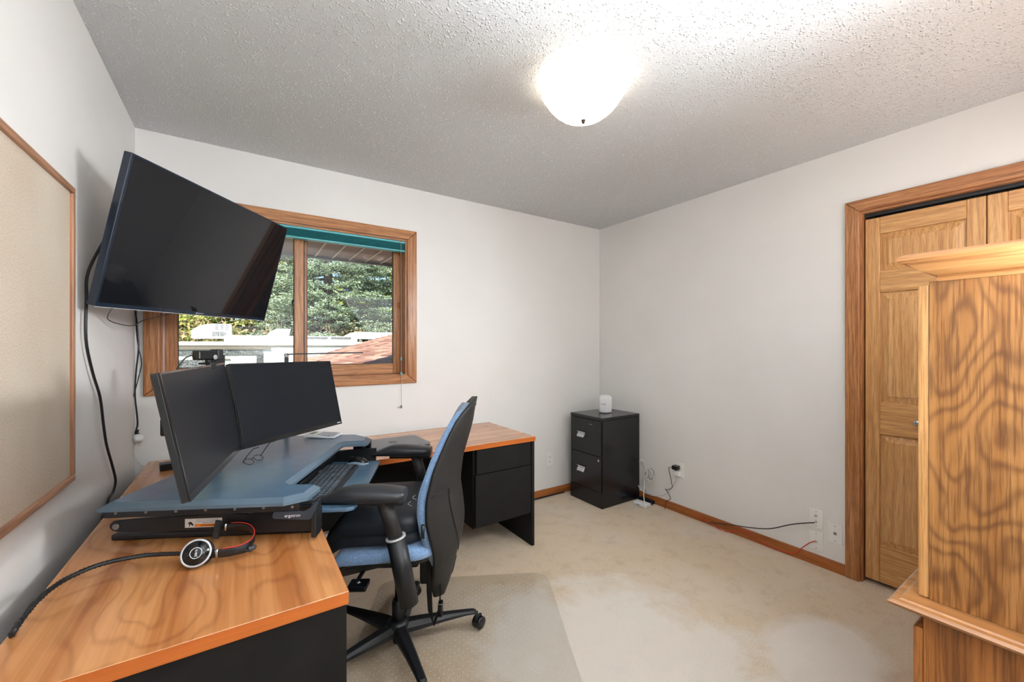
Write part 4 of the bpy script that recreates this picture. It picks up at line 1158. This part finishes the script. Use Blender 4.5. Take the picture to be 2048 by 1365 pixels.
# black coax and red network cable on right wall
def wallp(pts, off, r_): return [P(x, y, 'X', XR-off) for x, y in pts]
XB = XR-.020
cc_ = [P(1305,1003,'Z',.006), P(1345,1019,'Z',.006), P(1400,1038,'Z',.006), P(1422,1046,'X',XB), P(1460,1050,'X',XB-.004), P(1500,1056,'X',XB-.01), P(1540,1058,'X',XB-.015), P(1580,1050,'X',XB-.015), P(1610,1047,'X',XR-.03), P(1629,1046,'X',XR-.016)]
tag(obj('coaxial_cable', MB().tube(cc_, .0032, 8), M['black']), 'black cable running from the upper wall plate along the baseboard', 'cable')
rc = [P(1300,1005,'Z',.010), P(1320,1007,'Z',.008), P(1350,1019,'Z',.008), P(1400,1036,'X',XB+.002), P(1425,1050,'X',XB-.012), P(1440,1060,'X',XB-.008), P(1455,1064,'X',XB-.002), P(1490,1063,'X',XB-.002), P(1520,1083,'X',XB-.002), P(1560,1102,'X',XB-.004), P(1590,1107,'X',XB-.01), P(1603,1097,'X',XR-.03), P(1620,1086,'X',XR-.025), P(1631,1083,'X',XR-.012)]
tag(obj('network_cable', MB().tube(rc, .0026, 8), M['red']), 'red network cable snaking along the right baseboard', 'cable')
tag(obj('floor_cable', MB().tube([(1.62,2.79,.008),(1.8,2.80,.007),(2.1,2.803,.007),(2.3,2.803,.007),(2.41,2.80,.007)], .006, 8), M['black']), 'black cable lying along the window wall baseboard', 'cable')

# ---------------------------------------------------------------- television cables at left
XW = XL+.014
pts = [mxT @ Vector((-.40,.060,.02))] + [P(x, y, 'X', XW) for x, y in ((178,540),(173,600),(172,680),(185,745),(200,795),(207,850),(213,890),(224,930),(231,962),(226,985),(217,1000),(205,1040))]
tag(obj('television_cable', MB().tube(pts, .0045, 8), M['black']), 'thick black cable running down the left wall from the television', 'cable')
YW = YB-.034
pts = [P(273,618,'Y',YW), P(272,650,'Y',YW), P(276,690,'Y',YW), P(283,725,'Y',YW), P(278,752,'Y',YW), P(268,790,'Y',YW), P(250,830,'Y',YW), P(245,858,'Y',YW), P(256,872,'Y',YW)]
tag(obj('signal_cable', MB().tube([p+Vector((.012 if i>5 else 0,0,0)) for i,p in enumerate(pts)], .0024, 6), M['black']), 'thin black wire hanging in the corner, bowed to the left', 'cable')
pts = [P(270,618,'Y',YW-.01), P(276,665,'Y',YW-.01), P(277,700,'Y',YW-.01), P(272,745,'Y',YW-.01), P(270,790,'Y',YW-.01), P(274,830,'Y',YW-.01), P(275,850,'Y',YW-.01), P(271,864,'Y',YW-.01)]
tag(obj('power_cable', MB().tube(pts, .0036, 8), M['tvbezel']), 'thicker dark cord hanging in the corner straight down to the white socket cube', 'cable')
pts = [mxT @ Vector((-.36,.03,-.262)), P(215,638,'Y',2.2), P(245,650,'Y',2.3), P(270,651,'Y',2.4), P(290,640,'Y',2.45), mxT @ Vector((-.05,.045,-.262))]
tag(obj('thin_loop', MB().tube(pts, .0018, 6), M['black']), 'thin dark wire loop sagging under the television', 'cable')
cube = P(276, 878, 'Y', YW-.01)
sc_ = thing('socket_cube', 'white hanging socket cube with a grey plug on a white cord', 'extension cord', tuple(cube))
obj('cube', MB().lathe([(.012,-.022),(.020,-.020),(.022,-.014),(.022,.014),(.018,.020),(.010,.022)], 8, mx=RX(R(60)) @ RY(R(20))), M['white'], sc_, bev=.002)
obj('grey_plug', MB().prism([(-.016,-.012),(.016,-.012),(.016,.012),(-.016,.012)], 0, .034, mx=T(-.010,.004,.002) @ RY(R(-65))), M['silver'], sc_, bev=.003, label='grey plug')
obj('black_plug', MB().tube([(.004,0,.018),(-.006,0,.030),(-.002,0,.046)], .008, 8), M['black'], sc_)
wp = [Vector((-.002,0,-.022))] + [P(x, y, 'Y', yy) - cube for x, y, yy in ((269,905,YW-.02),(275,922,YW-.04),(295,936,YW-.10),(325,940,YW-.18),(352,936,YW-.25))]
obj('cord', MB().tube(wp, .0036, 8), M['whitecord'], sc_)
bb = P(330, 940, 'Z', DT)
bk = thing('charger_block', 'black block with braided cord on the desk corner behind the left monitor', 'power adapter', (bb.x, bb.y, DT), R(10))
obj('case', MB().box(-.02,.07,-.03,.03,.001,.032), M['black'], bk, bev=.003)
obj('braided_plug', MB().tube([(.03,-.05,.012),(.06,-.035,.022),(.085,-.02,.045)], .011, 8), M['shell'], bk)

# ================================================================ outdoors
import numpy as np
rng = np.random.default_rng(11)
GZ = -1.9
g_ = obj('ground', MB().box(-40,60,YB+.16,70,GZ-.3,GZ), M['grass']); g_['kind'] = 'structure'
# soffit panels
so = thing('roof_soffit', 'brown ribbed metal soffit under the eave outside the window', 'soffit', (0,0,0))
SZ = 2.105
for k in range(16):
    x = -.75+k*.1425
    pnl = obj('soffit_panel', MB().box(x+.006, x+.1365, YB+.155, 3.93, SZ, SZ+.01), M['soffit'], so)
    obj('rib', MB().box(x-.006, x+.0055, YB+.155, 3.93, SZ-.006, SZ+.004), M['soffitrib'], pnl)
obj('fascia', MB().box(-.9,1.7,3.931,3.955,SZ-.02,SZ+.16), plain('fascia_brown', rgb(64,50,42), .5), so)
obj('eave_top', MB().box(-.9,1.7,YB+.155,3.93,SZ+.03,SZ+.15), M['soffit'], so)
# garage roof
ga = thing('garage_roof', 'pinkish brown shingled garage roof below the window', 'roof', (0,0,0))
def rz_(x): return 1.072+.30*(x-1.057)
rings = [[(.1,y,rz_(.1)-.06),(5.2,y,rz_(5.2)-.06),(5.2,y,rz_(5.2)-.005),(.1,y,rz_(.1)-.005)] for y in (3.1, 9.0)]
obj('roof_deck', MB().loft(rings, smooth=False), M['soffit'], ga)
sh = MB(); rsl = random.Random(5)
nx = int(5.1/.135)
for i in range(nx):
    x = .1+i*.135; yy = 3.1 - rsl.random()*.2
    while yy < 8.98:
        y1 = min(9.0, yy+.30)
        y0 = max(3.1, yy)
        if y1-y0 > .02:
            za, zb2 = rz_(x), rz_(x+.135)
            lift = .014+rsl.random()*.006
            sh.add([(x,y0,za),(x+.15,y0,zb2+.004),(x+.15,y1-.006,zb2+.004),(x,y1-.006,za),(x,y0,za+lift),(x+.15,y0,zb2+.006),(x+.15,y1-.006,zb2+.006),(x,y1-.006,za+lift)], [(3,2,1,0),(4,5,6,7),(0,1,5,4),(1,2,6,5),(2,3,7,6),(3,0,4,7)])
        yy += .305
m, nt, b = nodes('shingle_mix'); gi = nt.nodes.new('ShaderNodeNewGeometry')
nt.links.new(ramp(nt, gi.outputs['Random Per Island'], [(0, rgb(128,92,78)), (.5, rgb(164,124,106)), (1, rgb(190,154,134))]), b.inputs['Base Color']); b.inputs['Roughness'].default_value = .9
obj('shingles', sh, m, ga, kind='stuff')
obj('garage_wall', MB().box(.5,5.0,3.3,8.8,GZ,rz_(.5)-.07), M['rvtrim'], ga)
# motor home
RY0 = 10.5
rv = thing('motorhome', 'large white motorhome parked beyond the garage roof', 'motorhome', (0,0,0))
zt = P(560, 684, 'Y', RY0).z
rp = [(-5.0,GZ+.5),(8,GZ+.5),(8,zt-.4),(7.6,zt-.12),(6,zt-.02),(-3,zt-.02),(-4.6,zt-.15),(-5.0,zt-.5)]
bodyr = MB().loft([[(x, y, z) for x, z in rp] for y in (RY0, RY0+2.4)], smooth=False)
obj('body', bodyr, M['rv'], rv, bev=.05, seg=2)
obj('roof_cap', MB().loft([[(x,y,z) for x, z in ((-4.4,zt-.06),(6.2,zt-.06),(6.2,zt+.02),(-4.4,zt-.02))] for y in (RY0+.1, RY0+2.3)], smooth=False), M['rv'], rv, bev=.02)
obj('gutter', MB().box(-4.6,6.4,RY0-.03,RY0-.001,zt-.10,zt-.075), M['rvtrim'], rv)
zb = P(440, 697, 'Y', RY0).z
xe = P(540, 697, 'Y', RY0).x
obj('awning_trim', MB().box(-3.5,xe,RY0-.05,RY0-.001,zb-.02,zb+.03), M['rvtrim'], rv)
za_, zc2 = P(440,711,'Y',RY0).z, P(440,701,'Y',RY0).z
xv0, xv1 = P(513,705,'Y',RY0).x, P(526,705,'Y',RY0).x
obj('dark_band', MB().box(-3.5,xv1,RY0-.02,RY0-.001,za_,zc2), M['rvdark'], rv)
obj('dark_band', MB().box(xv0,xv1,RY0-.02,RY0-.001,GZ+.9,za_-.001), M['rvdark'], rv)
xw0, xw1 = P(340,725,'Y',RY0).x, P(392,725,'Y',RY0).x
obj('side_window', MB().box(xw0-.4,xw1+.2,RY0-.02,RY0-.001,GZ+1.6,P(380,720,'Y',RY0).z), M['rvdark'], rv)
obj('door_handle', MB().box(P(435,720,'Y',RY0).x,P(460,720,'Y',RY0).x,RY0-.03,RY0-.001,P(440,718,'Y',RY0).z-.02,P(440,718,'Y',RY0).z), M['rvtrim'], rv)
# roof air conditioner
RA = RY0+.9
ax0, ax1 = P(382,660,'Y',RA).x, P(463,660,'Y',RA).x
az0, az1 = P(420,673,'Y',RA).z-.05, P(440,648,'Y',RA).z
w__ = ax1-ax0
ap = [(ax0,az0),(ax1,az0),(ax1,az1),(ax0+w__*.5,az1),(ax0+w__*.28,az1-.03),(ax0+w__*.1,az1-.10),(ax0,az1-.17)]
ac = obj('air_conditioner', MB().loft([[(x,y,z) for x,z in ap] for y in (RA, RA+.7)], smooth=False), M['rv'], rv, bev=.02, seg=2)
gr = MB()
for k in range(8):
    gr.box(ax0+w__*(.52+.045*k), ax0+w__*(.545+.045*k), RA-.012, RA-.001, az0+.05, az0+.16)
for r_ in range(4):
    for k in range(3):
        gr.box(ax0+w__*(.58+.13*k), ax0+w__*(.67+.13*k), RA-.012, RA-.001, az0+.20+.035*r_, az0+.212+.035*r_)
obj('vent_slots', gr, M['rvdark'], ac)
vx0, vx1 = P(532,668,'Y',RA).x, P(582,668,'Y',RA).x
vz0, vz1 = P(550,674,'Y',RA).z-.03, P(560,658,'Y',RA).z
obj('roof_vent', MB().loft([[(x,y,z) for x,z in ((vx0,vz0),(vx1-.06,vz0),(vx1,vz1),(vx0+.22,vz1),(vx0+.08,(vz0+vz1)/2+.03))] for y in (RA, RA+.5)], smooth=False), M['rv'], rv, bev=.01)
obj('roof_vent', MB().loft([[(x,y,z) for x,z in ((P(690,672,'Y',RA).x,vz0),(P(800,672,'Y',RA).x,vz0),(P(790,672,'Y',RA).x,vz1-.04),(P(715,672,'Y',RA).x,vz1-.04),(P(700,672,'Y',RA).x,vz0+.08))] for y in (RA, RA+.9)], smooth=False), M['rv'], rv, bev=.03, seg=2)
rx0, rx1 = P(448,676,'Y',RY0+.3).x, P(715,676,'Y',RY0+.3).x
rzz = P(560,672,'Y',RY0+.3).z
obj('roof_rail', MB().box(rx0,rx1,RY0+.3,RY0+.36,zt,rzz), M['rv'], rv, bev=.008)
for a, c_ in ((613,655),(662,702)):
    obj('solar_panel', MB().box(P(a,676,'Y',RY0+.29).x,P(c_,676,'Y',RY0+.29).x,RY0+.28,RY0+.298,rzz-.07,rzz-.015), M['rvdark'], rv)

# trees -----------------------------------------------------------------
def mesh_np(name, verts, faces, mat, parent, kind='stuff'):
    me = bpy.data.meshes.new(name)
    nv, nf = len(verts), len(faces)
    me.vertices.add(nv); me.vertices.foreach_set('co', verts.astype(np.float32).ravel())
    me.loops.add(nf*3); me.loops.foreach_set('vertex_index', faces.astype(np.int32).ravel())
    me.polygons.add(nf); me.polygons.foreach_set('loop_start', np.arange(0, nf*3, 3, dtype=np.int32))
    me.update(calc_edges=True); me.materials.append(mat)
    o = bpy.data.objects.new(name, me); COL.objects.link(o); o.parent = parent
    if kind: o['kind'] = kind
    return o
def spikes(P0, D_, L, W):
    """three sided needle sprays: base points, directions, lengths, widths"""
    n = len(P0)
    D_ = D_/np.linalg.norm(D_, axis=1, keepdims=True)
    a = np.cross(D_, np.array([0,0,1.])+rng.normal(0,.2,(n,3))); a /= np.linalg.norm(a, axis=1, keepdims=True)
    b_ = np.cross(D_, a)
    V = np.zeros((n, 4, 3)); mid = P0 + D_*(L*.35)[:,None]
    for k in range(3):
        th = 2*np.pi*k/3
        V[:,k] = mid + (a*math.cos(th)+b_*math.sin(th))*W[:,None]
    V[:,0] = P0 + a*W[:,None]*.4 if False else V[:,0]
    V[:,3] = P0 + D_*L[:,None]
    base = P0
    V5 = np.concatenate([V, base[:,None,:]], axis=1)
    F = np.array([[0,1,3],[1,2,3],[2,0,3],[1,0,4],[2,1,4],[0,2,4]])
    idx = (np.arange(n)*5)[:,None,None] + F[None]
    return V5.reshape(-1,3), idx.reshape(-1,3)
def spruce(loc, height, rad, label, mat, nb=230, zlo=.0, zhi=8.2, dens=1.0, group='evergreen trees behind the motorhome', seed=1):
    r0 = np.random.default_rng(seed)
    t = thing('spruce_tree', label, 'tree', loc, 0, group)
    obj('trunk', MB().lathe([(.22,0),(.16,height*.4),(.03,height*.97)], 10), M['bark'], t)
    Ps, Ds, Ls, Ws = [], [], [], []
    br = MB()
    k = 0
    for i in range(nb):
        z = zlo + (zhi-zlo)*((i+r0.random())/nb)
        if z > height*.95: continue
        Lb = rad*(1-z/height)**.75*(.8+.3*r0.random())
        # branches on the side of the tree one can see (towards the house) come denser
        az = r0.uniform(-np.pi*1.02, .02*np.pi) if r0.random() < .82 else r0.uniform(0, np.pi)
        d = np.array([math.cos(az), math.sin(az), 0.])
        sd_ = np.array([-d[1], d[0], 0.])
        s_ = np.linspace(.0, 1, 6)
        pts_ = d*Lb*s_[:,None]; pts_[:,2] = z + Lb*(-.28*s_ + .22*s_**2.2)
        if i % 2 == 0: br.tube([tuple(p) for p in pts_], [.03,.024,.018,.012,.008,.004], 4, 1)
        nt_ = int(17*dens*Lb/1.6)+8
        for q in range(nt_):
            u = .22+.78*(q+r0.random())/nt_
            p = np.array([np.interp(u, s_, pts_[:,c_]) for c_ in range(3)])
            Lt = Lb*.34*(1.15-u*.75)*(.7+.5*r0.random())
            for sg in (-1, 1):
                td = d*.75 + sd_*sg*.8 + np.array([0,0,-.12+.12*r0.random()])
                td /= np.linalg.norm(td)
                m_ = max(3, int(Lt/.060))
                w = (np.arange(m_)+r0.random(m_))/m_
                pp = p + td*(w*Lt)[:,None] + r0.normal(0,.018,(m_,3))
                pp[:,2] -= .10*(w**2)*Lt
                dd = td + r0.normal(0,.42,(m_,3)) + np.array([0,0,.12])
                Ps.append(pp); Ds.append(dd); Ls.append(r0.uniform(.07,.145,m_)); Ws.append(r0.uniform(.012,.022,m_))
    Ps = np.concatenate(Ps); Ds = np.concatenate(Ds); Ls = np.concatenate(Ls); Ws = np.concatenate(Ws)
    V, F = spikes(Ps, Ds, Ls, Ws)
    obj('branches', br, M['bark'], t, kind='stuff', fix=False)
    mesh_np('needles', V, F, mat, t)
    return len(F)
tot = 0
tot += spruce((2.6, 16.0, GZ), 13, 3.0, 'blue green spruce filling the right half of the window view', M['spruce'], 260, 1.6, 8.6, 1.1, seed=2)
tot += spruce((5.6, 17.4, GZ), 14, 3.1, 'spruce standing farthest right behind the window stile', M['spruce'], 170, 1.6, 8.6, 1.0, seed=3)
tot += spruce((.2, 17.6, GZ), 13, 2.9, 'yellow green spruce just left of the window mullion', M['fir'], 210, 1.6, 8.6, 1.0, seed=4)
tot += spruce((-2.6, 18.5, GZ), 13, 2.9, 'yellow green spruce mostly hidden behind the television', M['fir'], 150, 1.6, 8.6, 1.0, seed=5)
def leafy(name, label, box, n, mat, smin, smax, cat='shrub', stems=0):
    t = thing(name, label, cat, ((box[0]+box[1])/2, (box[2]+box[3])/2, GZ))
    c = np.array([(box[0]+box[1])/2, (box[2]+box[3])/2, GZ])
    hz = box[4]
    cl = np.column_stack([rng.uniform(box[0],box[1],n//60+1), rng.uniform(box[2],box[3],n//60+1), GZ+rng.uniform(.1,hz,n//60+1)])
    ctr = cl[rng.integers(0,len(cl),n)]
    p = ctr + rng.normal(0,1,(n,3))*np.array([.32,.3,.2]) - c
    a = rng.normal(0,1,(n,3)); a /= np.linalg.norm(a,axis=1,keepdims=True)
    b_ = rng.normal(0,1,(n,3)); b_ = np.cross(a,b_); b_ /= np.linalg.norm(b_,axis=1,keepdims=True)
    s_ = rng.uniform(smin,smax,n)[:,None]
    V = np.stack([p-a*s_, p+b_*s_*.5, p+a*s_, p-b_*s_*.5],1).reshape(-1,3)
    i0 = (np.arange(n)*4)[:,None]
    F = np.concatenate([i0+np.array([[0,1,2]]), i0+np.array([[0,2,3]])],1).reshape(-1,3)
    mesh_np('foliage', V, F, mat, t)
    if stems:
        sm = MB(); r1 = random.Random(9)
        for k in range(stems):
            x = r1.uniform(box[0],box[1])-c[0]; y = r1.uniform(box[2],box[3])-c[1]-.3
            dx = r1.uniform(-.8,.8)
            sm.tube([(x,y,0),(x+dx*.3,y,hz*.4),(x+dx,y+.1,hz*r1.uniform(.8,1.05))], [.018,.016,.014,.012,.010,.009,.008,.007,.006,.005,.004], 4)
        obj('stems', sm, plain('pale_stems', rgb(176,150,126), .8), t, kind='stuff')
    return t
leafy('leafy_thicket', 'bright yellow green leafy thicket glimpsed between the spruces', (-7,9,20.5,22.5,11), 30000, M['leaf'], .06, .14)
leafy('brush_patch', 'tangled brown and green brush behind the motorhome roof', (-4.5,4.5,14.2,15.2,3.9), 16000, M['brush'], .03, .08, stems=90)
leafy('low_bush', 'low yellow green bush behind the roof air conditioner', (-5.5,-.6,14.2,15.6,4.1), 9000, M['leaf'], .03, .08)
leafy('dark_woods', 'dark wood edge far behind the spruces', (-14,18,24,27,13), 26000, foliage('deep_green', [(0, rgb(50,62,34)), (1, rgb(92,108,50))]), .12, .26, 'trees')
print('needle triangles', tot)
